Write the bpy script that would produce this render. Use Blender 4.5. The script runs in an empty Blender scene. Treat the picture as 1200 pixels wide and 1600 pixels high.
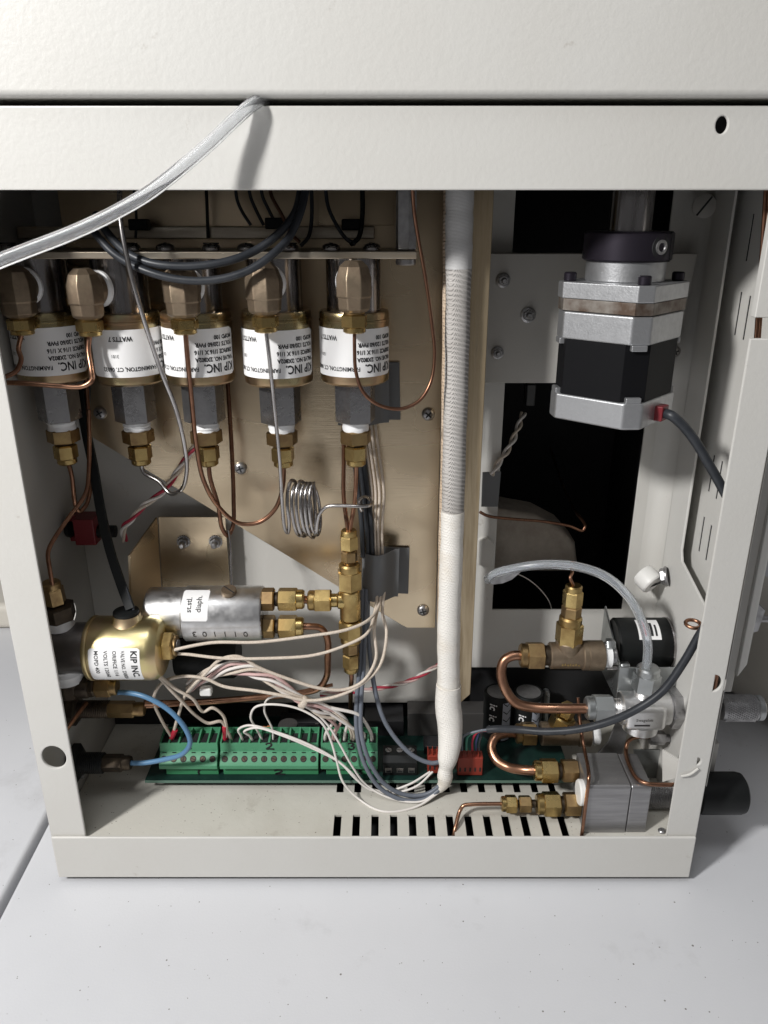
import bpy, math, random
from mathutils import Vector, Matrix
random.seed(7)
R = math.radians
S = 0.01                                    # the script is written in centimetres
sc = bpy.context.scene
COL = sc.collection

# ------------------------------------------------------------------ camera
PITCH = R(21.0)
CAM = Vector((0, -28.5, 30.0))
FPX = 1200.0
cd = bpy.data.cameras.new('camera')
cam = bpy.data.objects.new('camera', cd)
COL.objects.link(cam)
cam.location = CAM * S
cam.rotation_euler = (math.pi / 2 - PITCH, 0, 0)
cd.sensor_fit = 'VERTICAL'
cd.sensor_height = 24
cd.sensor_width = 18
cd.lens = 24 * FPX / 1600
cd.clip_start = 0.01
cd.clip_end = 50
sc.camera = cam

# ------------------------------------------------------------------ light
w = bpy.data.worlds.new('World')
sc.world = w
w.use_nodes = True
nt = w.node_tree
bg = nt.nodes['Background']
tc = nt.nodes.new('ShaderNodeTexCoord')
sx = nt.nodes.new('ShaderNodeSeparateXYZ')
rp = nt.nodes.new('ShaderNodeValToRGB')
nt.links.new(tc.outputs['Generated'], sx.inputs[0])
mr = nt.nodes.new('ShaderNodeMapRange')
mr.inputs[1].default_value = -1
mr.inputs[2].default_value = 1
nt.links.new(sx.outputs[2], mr.inputs[0])
nt.links.new(mr.outputs[0], rp.inputs[0])
rp.color_ramp.elements[0].position = 0.35
rp.color_ramp.elements[0].color = (0.30, 0.29, 0.28, 1)
rp.color_ramp.elements[1].position = 0.95
rp.color_ramp.elements[1].color = (1.0, 1.0, 1.04, 1)
nt.links.new(rp.outputs[0], bg.inputs[0])
bg.inputs[1].default_value = 0.20

def area(name, loc, target, size, power, col):
    l = bpy.data.lights.new(name, 'AREA')
    l.shape = 'DISK'
    l.size = size * S
    l.energy = power
    l.color = col
    o = bpy.data.objects.new(name, l)
    o.location = Vector(loc) * S
    o.rotation_euler = (Vector(target) - Vector(loc)).to_track_quat('-Z', 'Y').to_euler()
    COL.objects.link(o)
    return o
area('key_lamp', (-52, -46, 64), (0, 0, 16), 9, 8.1, (1.0, 0.99, 0.975))
area('ceiling_lamp', (-12, -36, 150), (0, 0, 12), 46, 3.6, (0.97, 0.985, 1.0))
sc.view_settings.view_transform = 'Standard'
sc.view_settings.look = 'None'
sc.view_settings.exposure = 0
sc.view_settings.gamma = 1
sc.view_settings.use_curve_mapping = False

# ------------------------------------------------------------------ placing
FWD = Vector((0, math.cos(PITCH), -math.sin(PITCH)))
DWN = Vector((0, -math.sin(PITCH), -math.cos(PITCH)))
def ray(px, py):
    return FWD + Vector((1, 0, 0)) * ((px - 600) / FPX) + DWN * ((py - 800) / FPX)
def at(px, py, Y):
    d = ray(px, py)
    return CAM + d * ((Y - CAM.y) / d.y)
def atz(px, py, Z):
    d = ray(px, py)
    return CAM + d * ((Z - CAM.z) / d.z)
def atx(px, py, X):
    d = ray(px, py)
    return CAM + d * ((X - CAM.x) / d.x)
def pp(*pts):
    return [at(*p) for p in pts]

# ------------------------------------------------------------------ materials
MATS = {}
def mat(name, col, rough=0.5, metal=0.0, col2=None, nscale=60, stretch=(1, 1, 1), rvar=0.0,
        bump=0.0, bscale=300, bdist=0.0004, trans=0.0, ior=1.45, thresh=(0.35, 0.65), spec=0.5,
        coat=0.0, sss=0.0, speck=None, detail=4, bstretch=None, wear=None):
    m = bpy.data.materials.new(name)
    m.use_nodes = True
    n = m.node_tree
    b = n.nodes['Principled BSDF']
    L = n.links.new
    b.inputs['Base Color'].default_value = (*col, 1)
    b.inputs['Roughness'].default_value = rough
    b.inputs['Metallic'].default_value = metal
    b.inputs['Transmission Weight'].default_value = trans
    b.inputs['IOR'].default_value = ior
    b.inputs['Specular IOR Level'].default_value = spec
    b.inputs['Coat Weight'].default_value = coat
    t = n.nodes.new('ShaderNodeTexCoord')
    mp = n.nodes.new('ShaderNodeMapping')
    mp.inputs['Scale'].default_value = stretch
    L(t.outputs['Object'], mp.inputs[0])
    oi = n.nodes.new('ShaderNodeObjectInfo')
    ov = n.nodes.new('ShaderNodeCombineXYZ')
    for k_ in range(3):
        L(oi.outputs['Random'], ov.inputs[k_])
    L(ov.outputs[0], mp.inputs['Location'])
    cur = None
    if col2 is not None or rvar:
        nz = n.nodes.new('ShaderNodeTexNoise')
        nz.inputs['Scale'].default_value = nscale
        nz.inputs['Detail'].default_value = detail
        nz.inputs['Roughness'].default_value = 0.6
        L(mp.outputs[0], nz.inputs['Vector'])
        if col2 is not None:
            cr = n.nodes.new('ShaderNodeValToRGB')
            cr.color_ramp.elements[0].position = thresh[0]
            cr.color_ramp.elements[1].position = thresh[1]
            if isinstance(col2, list):
                cs = [col] + col2
                cr.color_ramp.elements[0].color = (*cs[0], 1)
                cr.color_ramp.elements[1].color = (*cs[-1], 1)
                for i, c in enumerate(cs[1:-1]):
                    e = cr.color_ramp.elements.new(thresh[0] + (thresh[1] - thresh[0]) * (i + 1) / (len(cs) - 1))
                    e.color = (*c, 1)
            else:
                cr.color_ramp.elements[0].color = (*col, 1)
                cr.color_ramp.elements[1].color = (*col2, 1)
            L(nz.outputs[0], cr.inputs[0])
            cur = cr.outputs[0]
        if rvar:
            mr = n.nodes.new('ShaderNodeMapRange')
            mr.inputs[1].default_value = 0.3
            mr.inputs[2].default_value = 0.7
            mr.inputs[3].default_value = max(0.03, rough - rvar)
            mr.inputs[4].default_value = min(1, rough + rvar)
            L(nz.outputs[0], mr.inputs[0])
            L(mr.outputs[0], b.inputs['Roughness'])
    if speck:
        scol, sscale, size = speck
        vz = n.nodes.new('ShaderNodeTexVoronoi')
        vz.voronoi_dimensions = '2D'
        vz.inputs['Scale'].default_value = sscale
        L(t.outputs['Object'], vz.inputs['Vector'])
        n2 = n.nodes.new('ShaderNodeTexNoise')
        n2.inputs['Scale'].default_value = sscale * 0.8
        L(t.outputs['Object'], n2.inputs['Vector'])
        ma = n.nodes.new('ShaderNodeMath')
        ma.operation = 'MULTIPLY_ADD'
        ma.inputs[1].default_value = size * 2.4
        ma.inputs[2].default_value = -size * 1.2
        L(n2.outputs[0], ma.inputs[0])
        lt = n.nodes.new('ShaderNodeMath')
        lt.operation = 'LESS_THAN'
        L(vz.outputs['Distance'], lt.inputs[0])
        L(ma.outputs[0], lt.inputs[1])
        mx = n.nodes.new('ShaderNodeMix')
        mx.data_type = 'RGBA'
        L(lt.outputs[0], mx.inputs['Factor'])
        if cur is not None:
            L(cur, mx.inputs['A'])
        else:
            mx.inputs['A'].default_value = (*col, 1)
        mx.inputs['B'].default_value = (*scol, 1)
        cur = mx.outputs['Result']
    if wear:
        wcol, wscale, lo, hi, amt = wear
        wz = n.nodes.new('ShaderNodeTexNoise')
        wz.inputs['Scale'].default_value = wscale
        wz.inputs['Detail'].default_value = 9
        wz.inputs['Roughness'].default_value = 0.68
        L(mp.outputs[0], wz.inputs['Vector'])
        wm = n.nodes.new('ShaderNodeMapRange')
        wm.inputs[1].default_value = lo
        wm.inputs[2].default_value = hi
        wm.inputs[4].default_value = amt
        L(wz.outputs[0], wm.inputs[0])
        mx = n.nodes.new('ShaderNodeMix')
        mx.data_type = 'RGBA'
        L(wm.outputs[0], mx.inputs['Factor'])
        if cur is not None:
            L(cur, mx.inputs['A'])
        else:
            mx.inputs['A'].default_value = (*col, 1)
        mx.inputs['B'].default_value = (*wcol, 1)
        cur = mx.outputs['Result']
    if cur is not None:
        L(cur, b.inputs['Base Color'])
    if bump:
        bz = n.nodes.new('ShaderNodeTexNoise')
        bz.inputs['Scale'].default_value = bscale
        bz.inputs['Detail'].default_value = 3
        if bstretch:
            m2 = n.nodes.new('ShaderNodeMapping')
            m2.inputs['Scale'].default_value = bstretch
            L(t.outputs['Object'], m2.inputs[0])
            L(m2.outputs[0], bz.inputs['Vector'])
        else:
            L(t.outputs['Object'], bz.inputs['Vector'])
        bp = n.nodes.new('ShaderNodeBump')
        bp.inputs['Strength'].default_value = bump
        bp.inputs['Distance'].default_value = bdist
        L(bz.outputs[0], bp.inputs['Height'])
        L(bp.outputs[0], b.inputs['Normal'])
    MATS[name] = m
    return m

def knit(name, col, col2, rough, sz, sr, strength, dist=0.0006):
    """woven sleeve: two crossed sets of ribs"""
    m = mat(name, col, rough, col2=col2, nscale=38, thresh=(0.48, 0.78))
    n = m.node_tree
    L = n.links.new
    b = n.nodes['Principled BSDF']
    t = n.nodes.new('ShaderNodeTexCoord')
    outs = []
    for sc_, vec in ((sz, (0.25, 0.25, 1)), (sr, (1, 1, -0.35))):
        mp = n.nodes.new('ShaderNodeMapping')
        mp.inputs['Scale'].default_value = vec
        L(t.outputs['Object'], mp.inputs[0])
        wv = n.nodes.new('ShaderNodeTexWave')
        wv.bands_direction = 'DIAGONAL'
        wv.inputs['Scale'].default_value = sc_
        wv.inputs['Distortion'].default_value = 1.2
        L(mp.outputs[0], wv.inputs['Vector'])
        outs.append(wv.outputs['Fac'])
    mu = n.nodes.new('ShaderNodeMath')
    mu.operation = 'MULTIPLY'
    L(outs[0], mu.inputs[0])
    L(outs[1], mu.inputs[1])
    bp = n.nodes.new('ShaderNodeBump')
    bp.inputs['Strength'].default_value = strength
    bp.inputs['Distance'].default_value = dist
    L(mu.outputs[0], bp.inputs['Height'])
    L(bp.outputs[0], b.inputs['Normal'])
    return m

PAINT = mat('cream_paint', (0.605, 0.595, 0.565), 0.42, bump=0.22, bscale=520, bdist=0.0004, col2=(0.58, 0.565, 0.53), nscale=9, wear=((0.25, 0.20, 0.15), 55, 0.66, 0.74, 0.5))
PAINTF = mat('cream_paint_floor', (0.56, 0.54, 0.485), 0.5, bump=0.3, bscale=500, bdist=0.0003, col2=(0.49, 0.465, 0.41), nscale=26, wear=((0.22, 0.18, 0.14), 30, 0.60, 0.72, 0.5),
             speck=((0.2, 0.17, 0.14), 330, 0.22), thresh=(0.45, 0.75))
PAINTG = mat('grey_and_shaded_cream_paint', (0.47, 0.455, 0.425), 0.45, bump=0.25, bscale=500, bdist=0.0003, col2=(0.43, 0.415, 0.385), nscale=14)
TABLE = mat('table_plastic', (0.645, 0.65, 0.67), 0.42, col2=(0.605, 0.61, 0.63), nscale=7, wear=((0.35, 0.34, 0.34), 16, 0.60, 0.74, 0.35), bump=0.25, bscale=900, bdist=0.0002,
            speck=((0.19, 0.18, 0.17), 120, 0.10))
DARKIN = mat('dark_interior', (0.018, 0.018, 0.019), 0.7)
BLACKP = mat('black_plastic', (0.008, 0.009, 0.009), 0.48, spec=0.35, bump=0.2, bscale=900, bdist=0.0002)
BLACKM = mat('black_anodised', (0.03, 0.025, 0.035), 0.38, metal=0.6)
RUBBER = mat('dark_grey_cable', (0.020, 0.023, 0.028), 0.42, col2=(0.032, 0.035, 0.041), nscale=120)
GREYW = mat('grey_cable', (0.12, 0.135, 0.165), 0.42, col2=(0.15, 0.165, 0.195), nscale=60)
CHROME = mat('nickel_steel', (0.40, 0.385, 0.385), 0.22, metal=1.0, col2=(0.30, 0.285, 0.285), nscale=50, stretch=(9, 9, 0.6), rvar=0.1)
STEELH = mat('grey_hex_steel', (0.44, 0.435, 0.44), 0.4, metal=0.9, col2=(0.33, 0.325, 0.33), nscale=260, rvar=0.12, bump=0.2, bscale=900)
HEXM = mat('zinc_hex_steel', (0.40, 0.395, 0.40), 0.3, metal=0.95, col2=(0.27, 0.265, 0.27), nscale=90, rvar=0.12, detail=6, bump=0.12, bscale=900)
SILVER = mat('polished_steel', (0.78, 0.775, 0.77), 0.38, metal=1.0, col2=(0.68, 0.675, 0.67), nscale=220, rvar=0.1, bump=0.12, bscale=700, bdist=0.0002)
GOLDZ = mat('yellow_zinc', (0.50, 0.43, 0.24), 0.3, metal=1.0, col2=[(0.38, 0.31, 0.17), (0.46, 0.31, 0.19), (0.47, 0.43, 0.26)], nscale=42, rvar=0.08,
            thresh=(0.3, 0.72), bump=0.12, bscale=800, bdist=0.0002)
GOLDB = mat('bright_yellow_zinc', (0.80, 0.70, 0.40), 0.36, metal=1.0, col2=[(0.66, 0.56, 0.28), (0.70, 0.52, 0.33), (0.74, 0.70, 0.44)], nscale=36, rvar=0.08,
            thresh=(0.3, 0.72), bump=0.12, bscale=800, bdist=0.0002)
BRASS = mat('brass', (0.60, 0.45, 0.19), 0.32, metal=1.0, col2=(0.33, 0.22, 0.09), nscale=80, detail=8, rvar=0.14, bump=0.15, bscale=500, bdist=0.0002)
BRASSD = mat('dull_brass', (0.40, 0.28, 0.13), 0.4, metal=1.0, col2=(0.25, 0.165, 0.085), nscale=110, rvar=0.14, bump=0.2, bscale=420, bdist=0.0003)
BRONZE = mat('forged_bronze', (0.30, 0.235, 0.165), 0.5, metal=0.85, col2=(0.20, 0.15, 0.105), nscale=130, rvar=0.12, bump=0.35, bscale=260, bdist=0.0004)
BRONZED = mat('dark_oxidised_brass', (0.085, 0.065, 0.045), 0.5, metal=0.8, col2=(0.045, 0.035, 0.028), nscale=130, rvar=0.12)
COPPER = mat('copper', (0.47, 0.26, 0.165), 0.36, metal=1.0, col2=(0.27, 0.14, 0.09), nscale=110, rvar=0.12)
COPPERD = mat('dark_copper', (0.30, 0.16, 0.10), 0.36, metal=1.0, col2=(0.18, 0.09, 0.06), nscale=110, rvar=0.12)
STEELT = mat('steel_tubing', (0.46, 0.44, 0.43), 0.28, metal=1.0, col2=(0.36, 0.34, 0.33), nscale=90, rvar=0.1)
PLATE = mat('brushed_bronze_plate', (0.70, 0.575, 0.405), 0.29, metal=0.9, col2=(0.52, 0.415, 0.285), nscale=13, stretch=(1, 1, 2), rvar=0.07, detail=2,
            bump=0.3, bscale=60, bdist=0.0001, bstretch=(0.6, 0.6, 90))  # light and dark patches put uneven reflections into the colour
ANGLEM = mat('brushed_tan_angle', (0.53, 0.43, 0.29), 0.4, metal=0.85, col2=(0.43, 0.335, 0.215), nscale=42, stretch=(20, 20, 1), rvar=0.1,
             bump=0.2, bscale=60, bdist=0.00015, bstretch=(50, 50, 1))
SHELFM = mat('shelf_metal', (0.50, 0.45, 0.37), 0.38, metal=0.9, col2=(0.36, 0.30, 0.23), nscale=70, stretch=(0.5, 4, 4), rvar=0.1)
GALV = mat('galvanised_steel', (0.46, 0.475, 0.475), 0.33, metal=0.9, col2=(0.36, 0.375, 0.375), nscale=70, rvar=0.1)
ALU = mat('cast_aluminium', (0.50, 0.505, 0.515), 0.42, metal=0.85, col2=(0.45, 0.455, 0.465), nscale=400, rvar=0.05, bump=0.3, bscale=1100, bdist=0.0002)
ALUB = mat('milled_aluminium', (0.36, 0.355, 0.36), 0.42, metal=0.85, col2=(0.29, 0.285, 0.29), nscale=40, stretch=(1, 6, 14), rvar=0.08)
RUSTY = mat('stained_steel', (0.33, 0.31, 0.28), 0.5, metal=0.7, col2=(0.11, 0.075, 0.055), nscale=90)
TAPE = mat('thread_tape', (0.86, 0.86, 0.86), 0.5, bump=0.3, bscale=300, bdist=0.0005, bstretch=(1, 1, 5))
LABEL = mat('label_white', (0.84, 0.835, 0.83), 0.45)
INK = mat('label_ink', (0.015, 0.015, 0.017), 0.6)
STAMP = mat('stamped_mark', (0.06, 0.055, 0.05), 0.6)
GREEN = mat('green_plastic', (0.075, 0.28, 0.15), 0.4, col2=(0.066, 0.25, 0.13), nscale=60)
GREEND = mat('green_plastic_header', (0.048, 0.235, 0.105), 0.4)
PCBM = mat('board_green', (0.005, 0.022, 0.018), 0.42, col2=(0.008, 0.032, 0.025), nscale=220)
PCBE = mat('board_edge', (0.11, 0.19, 0.15), 0.5)
RED = mat('red_plastic', (0.25, 0.034, 0.02), 0.45)
REDD = mat('dark_red_plastic', (0.16, 0.015, 0.02), 0.4)
WHITEW = mat('white_wire', (0.74, 0.70, 0.66), 0.5)
CLOTHW = mat('cloth_wire', (0.66, 0.58, 0.49), 0.7, col2=(0.52, 0.44, 0.36), nscale=1500, bump=0.5, bscale=1400, bdist=0.0002)
PINKW = mat('pink_wire', (0.60, 0.40, 0.38), 0.5)
REDW = mat('red_wire', (0.42, 0.03, 0.06), 0.5)
REDS = mat('red_sleeve', (0.55, 0.03, 0.06), 0.5)
TEALW = mat('teal_wire', (0.06, 0.25, 0.18), 0.5)
NAVYW = mat('navy_wire', (0.03, 0.04, 0.10), 0.5)
BLUET = mat('blue_tubing', (0.10, 0.215, 0.36), 0.35)
CLEAR = mat('clear_tubing', (0.96, 0.97, 0.985), 0.12, trans=0.86, ior=1.33, spec=0.6)
MILKY = mat('milky_tubing', (0.90, 0.93, 0.965), 0.16, trans=0.86, ior=1.3)
KNIT = knit('knit_sleeve', (0.50, 0.475, 0.45), (0.38, 0.35, 0.32), 0.75, 330, 1000, 0.9, 0.0006)
SLEEVE = knit('smooth_fibreglass_sleeve', (0.80, 0.77, 0.72), (0.66, 0.575, 0.46), 0.45, 500, 900, 0.4, 0.0005)
SLEEVET = knit('stained_shaded_sleeve', (0.56, 0.43, 0.31), (0.68, 0.58, 0.47), 0.55, 420, 500, 0.7, 0.0007)
SHRINK = knit('ribbed_sleeve', (0.56, 0.555, 0.55), (0.50, 0.49, 0.48), 0.45, 500, 1300, 0.3, 0.0003)
GREYC = mat('grey_clip', (0.135, 0.14, 0.145), 0.42)
FELT = mat('insulation_felt', (0.47, 0.42, 0.36), 0.9, col2=(0.36, 0.31, 0.26), nscale=90, bump=0.6, bscale=300, bdist=0.0008)
WPLAS = mat('white_nylon', (0.78, 0.77, 0.74), 0.4)
ORANGE = mat('orange_body', (0.45, 0.16, 0.06), 0.5)
BEIGEC = mat('beige_cover_paint', (0.60, 0.565, 0.50), 0.5)
STRIPE = mat('grey_print', (0.42, 0.44, 0.50), 0.5)
LAM = mat('laminated_black', (0.006, 0.006, 0.007), 0.5, spec=0.15, bump=0.15, bscale=160, bdist=0.0002, bstretch=(0.2, 0.2, 30))
REDP = mat('red_print', (0.55, 0.10, 0.10), 0.5)

# ------------------------------------------------------------------ mesh builder
ORI = {}
def basis(axis, hint=(0, 0, 1)):
    a = Vector(axis).normalized()
    h = Vector(hint)
    if abs(a.dot(h)) > 0.95:
        h = Vector((0, -1, 0))
    u = (h - a * h.dot(a)).normalized()
    return u, a.cross(u), a
def crom(pts, res=6):
    pts = [Vector(p) for p in pts]
    if len(pts) < 3:
        return pts
    P = [pts[0] * 2 - pts[1]] + pts + [pts[-1] * 2 - pts[-2]]
    out = []
    for i in range(1, len(P) - 2):
        p0, p1, p2, p3 = P[i - 1:i + 3]
        d1 = max((p1 - p0).length ** .5, 1e-4)
        d2 = max((p2 - p1).length ** .5, 1e-4)
        d3 = max((p3 - p2).length ** .5, 1e-4)
        m1 = (p1 - p0) / d1 - (p2 - p0) / (d1 + d2) + (p2 - p1) / d2
        m2 = (p2 - p1) / d2 - (p3 - p1) / (d2 + d3) + (p3 - p2) / d3
        m1 *= d2
        m2 *= d2
        for k in range(res):
            t = k / res
            t2, t3 = t * t, t * t * t
            out.append(p1 * (2 * t3 - 3 * t2 + 1) + m1 * (t3 - 2 * t2 + t) + p2 * (3 * t2 - 2 * t3) + m2 * (t3 - t2))
    out.append(pts[-1])
    return out

class MB:
    def __init__(s):
        s.v, s.f, s.m = [], [], []
        s.cur = 0
    def add(s, vs, fs):
        o = len(s.v)
        s.v += [Vector(v) for v in vs]
        for f in fs:
            s.f.append([o + i for i in f])
            s.m.append(s.cur)
        return s
    def box(s, lo, hi):
        x0, y0, z0 = lo
        x1, y1, z1 = hi
        return s.add([(x0, y0, z0), (x1, y0, z0), (x1, y1, z0), (x0, y1, z0), (x0, y0, z1), (x1, y0, z1), (x1, y1, z1), (x0, y1, z1)],
                     [(3, 2, 1, 0), (4, 5, 6, 7), (0, 1, 5, 4), (1, 2, 6, 5), (2, 3, 7, 6), (3, 0, 4, 7)])
    def obox(s, c, size, M):
        n = len(s.v)
        h = Vector(size) / 2
        s.box(-h, h)
        for i in range(n, len(s.v)):
            s.v[i] = Vector(c) + M @ s.v[i]
        return s
    def lathe(s, o, axis, prof, n=28, phase=0.0, hint=(0, 0, 1), caps=True):
        u, v, a = basis(axis, hint)
        o = Vector(o)
        vs, fs = [], []
        for r, t in prof:
            for k in range(n):
                an = phase + 2 * math.pi * k / n
                vs.append(o + a * t + (u * math.cos(an) + v * math.sin(an)) * r)
        for i in range(len(prof) - 1):
            for k in range(n):
                k2 = (k + 1) % n
                fs.append((i * n + k, i * n + k2, (i + 1) * n + k2, (i + 1) * n + k))
        if caps:
            fs.append(tuple(range(n - 1, -1, -1)))
            m = (len(prof) - 1) * n
            fs.append(tuple(m + k for k in range(n)))
        return s.add(vs, fs)
    def tube(s, pts, r, n=8, res=6, smooth=True, caps=True, rfun=None):
        P = crom(pts, res) if smooth else [Vector(p) for p in pts]
        T = []
        for i in range(len(P)):
            d = P[min(i + 1, len(P) - 1)] - P[max(i - 1, 0)]
            T.append(d.normalized() if d.length > 1e-9 else Vector((0, 0, 1)))
        u, v, _ = basis(T[0])
        vs, fs = [], []
        for i, p in enumerate(P):
            u = (u - T[i] * u.dot(T[i]))
            u.normalize()
            v = T[i].cross(u)
            rr = rfun(i / (len(P) - 1)) if rfun else r
            for k in range(n):
                an = 2 * math.pi * k / n
                vs.append(p + (u * math.cos(an) + v * math.sin(an)) * rr)
        for i in range(len(P) - 1):
            for k in range(n):
                k2 = (k + 1) % n
                fs.append((i * n + k, i * n + k2, (i + 1) * n + k2, (i + 1) * n + k))
        if caps:
            fs.append(tuple(range(n - 1, -1, -1)))
            m = (len(P) - 1) * n
            fs.append(tuple(m + k for k in range(n)))
        return s.add(vs, fs)
    def prism(s, poly, d, vec=None):
        """poly: 3D points (planar), extruded along vector d"""
        d = Vector(d)
        n = len(poly)
        vs = [Vector(p) for p in poly] + [Vector(p) + d for p in poly]
        nrm = Vector()
        for i in range(n):
            nrm += Vector(poly[i]).cross(Vector(poly[(i + 1) % n]))
        fl = nrm.dot(d) > 0
        fs = [tuple(range(n)), tuple(range(2 * n - 1, n - 1, -1))]
        for i in range(n):
            j = (i + 1) % n
            fs.append((j, i, n + i, n + j))
        if fl:
            fs = [tuple(reversed(f)) for f in fs]
        return s.add(vs, fs)
    def ngon(s, c, axis, r, length, n=6, ch=0.1, phase=0.0, hint=(0, 0, 1)):
        c1 = min(ch, length * 0.3)
        return s.lathe(c, axis, [(r * 0.86, 0), (r, c1), (r, length - c1), (r * 0.86, length)], n, phase, hint)
    def build(s, name, ma, parent=None, bevel=0.0, seg=2, sharp=38, smooth=True):
        o0 = ORI.get(parent.name, Vector()) if parent else s.origin()
        me = bpy.data.meshes.new(name)
        me.from_pydata([tuple((v - o0) * S) for v in s.v], [], s.f)
        ms = ma if isinstance(ma, (list, tuple)) else [ma]
        for m_ in ms:
            me.materials.append(m_)
        me.polygons.foreach_set('material_index', s.m)
        me.polygons.foreach_set('use_smooth', [smooth] * len(s.f))
        me.update()
        if smooth:
            me.set_sharp_from_angle(angle=R(sharp))
        o = bpy.data.objects.new(name, me)
        COL.objects.link(o)
        if parent:
            o.parent = parent
        else:
            o.location = o0 * S
        ORI[o.name] = o0
        if bevel:
            b = o.modifiers.new('bevel', 'BEVEL')
            b.width = bevel * S
            b.segments = seg
            b.limit_method = 'ANGLE'
            b.angle_limit = R(35)
            b.harden_normals = True
        return o
    def origin(s):
        xs = [v.x for v in s.v]
        ys = [v.y for v in s.v]
        return Vector(((min(xs) + max(xs)) / 2, (min(ys) + max(ys)) / 2, min(v.z for v in s.v)))

def thing(name, label, cat, loc=(0, 0, 0), group=None):
    o = bpy.data.objects.new(name, None)
    o.empty_display_size = 0.005
    COL.objects.link(o)
    o.location = Vector(loc) * S
    ORI[o.name] = Vector(loc)
    o['label'] = label
    o['category'] = cat
    if group:
        o['group'] = group
    return o
def tag(o, label, cat, group=None):
    o['label'] = label
    o['category'] = cat
    if group:
        o['group'] = group
    return o

def curve_plate(outline, holes, thick, bev=0.0):
    """2D outline with holes -> (verts, faces), local xy, thickness centred on local z"""
    cu = bpy.data.curves.new('tmp', 'CURVE')
    cu.dimensions = '2D'
    cu.fill_mode = 'BOTH'
    cu.extrude = max(thick / 2 - bev, 0.0005)
    cu.bevel_depth = bev
    cu.bevel_resolution = 1
    if bev:
        cu.offset = -bev
    for loop in [outline] + list(holes):
        sp = cu.splines.new('POLY')
        sp.points.add(len(loop) - 1)
        for i, p in enumerate(loop):
            sp.points[i].co = (p[0], p[1], 0, 1)
        sp.use_cyclic_u = True
    return grab(cu)
def grab(cu):
    o = bpy.data.objects.new('tmp', cu)
    COL.objects.link(o)
    dg = bpy.context.evaluated_depsgraph_get()
    ev = o.evaluated_get(dg)
    me = ev.to_mesh()
    vs = [v.co.copy() for v in me.vertices]
    fs = [list(p.vertices) for p in me.polygons]
    ev.to_mesh_clear()
    bpy.data.objects.remove(o)
    bpy.data.curves.remove(cu)
    return vs, fs
def plate_xz(mb, outline, holes, y0, thick, bev=0.0):
    vs, fs = curve_plate(outline, holes, thick, bev)
    mb.add([(v.x, y0 + thick / 2 - v.z, v.y) for v in vs], fs)
def plate_xy(mb, outline, holes, ztop, thick, bev=0.0):
    vs, fs = curve_plate(outline, holes, thick, bev)
    mb.add([(v.x, v.y, ztop - thick / 2 + v.z) for v in vs], fs)
def plate_yz(mb, outline, holes, x0, thick, bev=0.0):
    vs, fs = curve_plate(outline, holes, thick, bev)
    mb.add([(x0 + thick / 2 + v.z, v.x, v.y) for v in vs], fs)
def circ(cx, cy, r, n=20, ry=None):
    return [(cx + r * math.cos(2 * math.pi * k / n), cy + (ry or r) * math.sin(2 * math.pi * k / n)) for k in range(n)]
def text2d(body, size, bold=0.0, align='LEFT', spacing=1.0):
    cu = bpy.data.curves.new('t', 'FONT')
    cu.body = body
    cu.size = size
    cu.align_x = align
    cu.offset = bold
    cu.resolution_u = 2
    cu.space_character = spacing
    return grab(cu)

def screw_pan(parent, c, axis, r, ma, name='screw', kind='phillips', spin=0.4):
    """domed screw head with a recess"""
    mb = MB()
    u, v, a = basis(axis)
    mb.lathe(c, axis, [(r * 1.0, 0), (r, 0.25 * r), (r * 0.85, 0.5 * r), (r * 0.5, 0.66 * r), (r * 0.1, 0.7 * r)], 18)
    mb.cur = 1
    M = Matrix((u, v, a)).transposed() @ Matrix.Rotation(spin, 3, 'Z')
    top = Vector(c) + a * (0.69 * r)
    if kind == 'phillips':
        mb.obox(top, (r * 1.1, r * 0.22, r * 0.12), M)
        mb.obox(top, (r * 0.22, r * 1.1, r * 0.13), M)
    elif kind == 'slot':
        mb.obox(Vector(c) + a * (0.66 * r), (r * 1.7, r * 0.2, r * 0.16), M)
    return mb.build(name, [ma, DARKIN], parent)
def flat_screw(parent, c, axis, r, h, ma, name='screw', spin=0.5):
    mb = MB()
    u, v, a = basis(axis)
    mb.lathe(c, axis, [(r, 0), (r, h * 0.85), (r * 0.93, h)], 22)
    mb.cur = 1
    M = Matrix((u, v, a)).transposed() @ Matrix.Rotation(spin, 3, 'Z')
    mb.obox(Vector(c) + a * (h - 0.01), (r * 1.9, r * 0.16, 0.04), M)
    return mb.build(name, [ma, DARKIN], parent)

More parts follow.
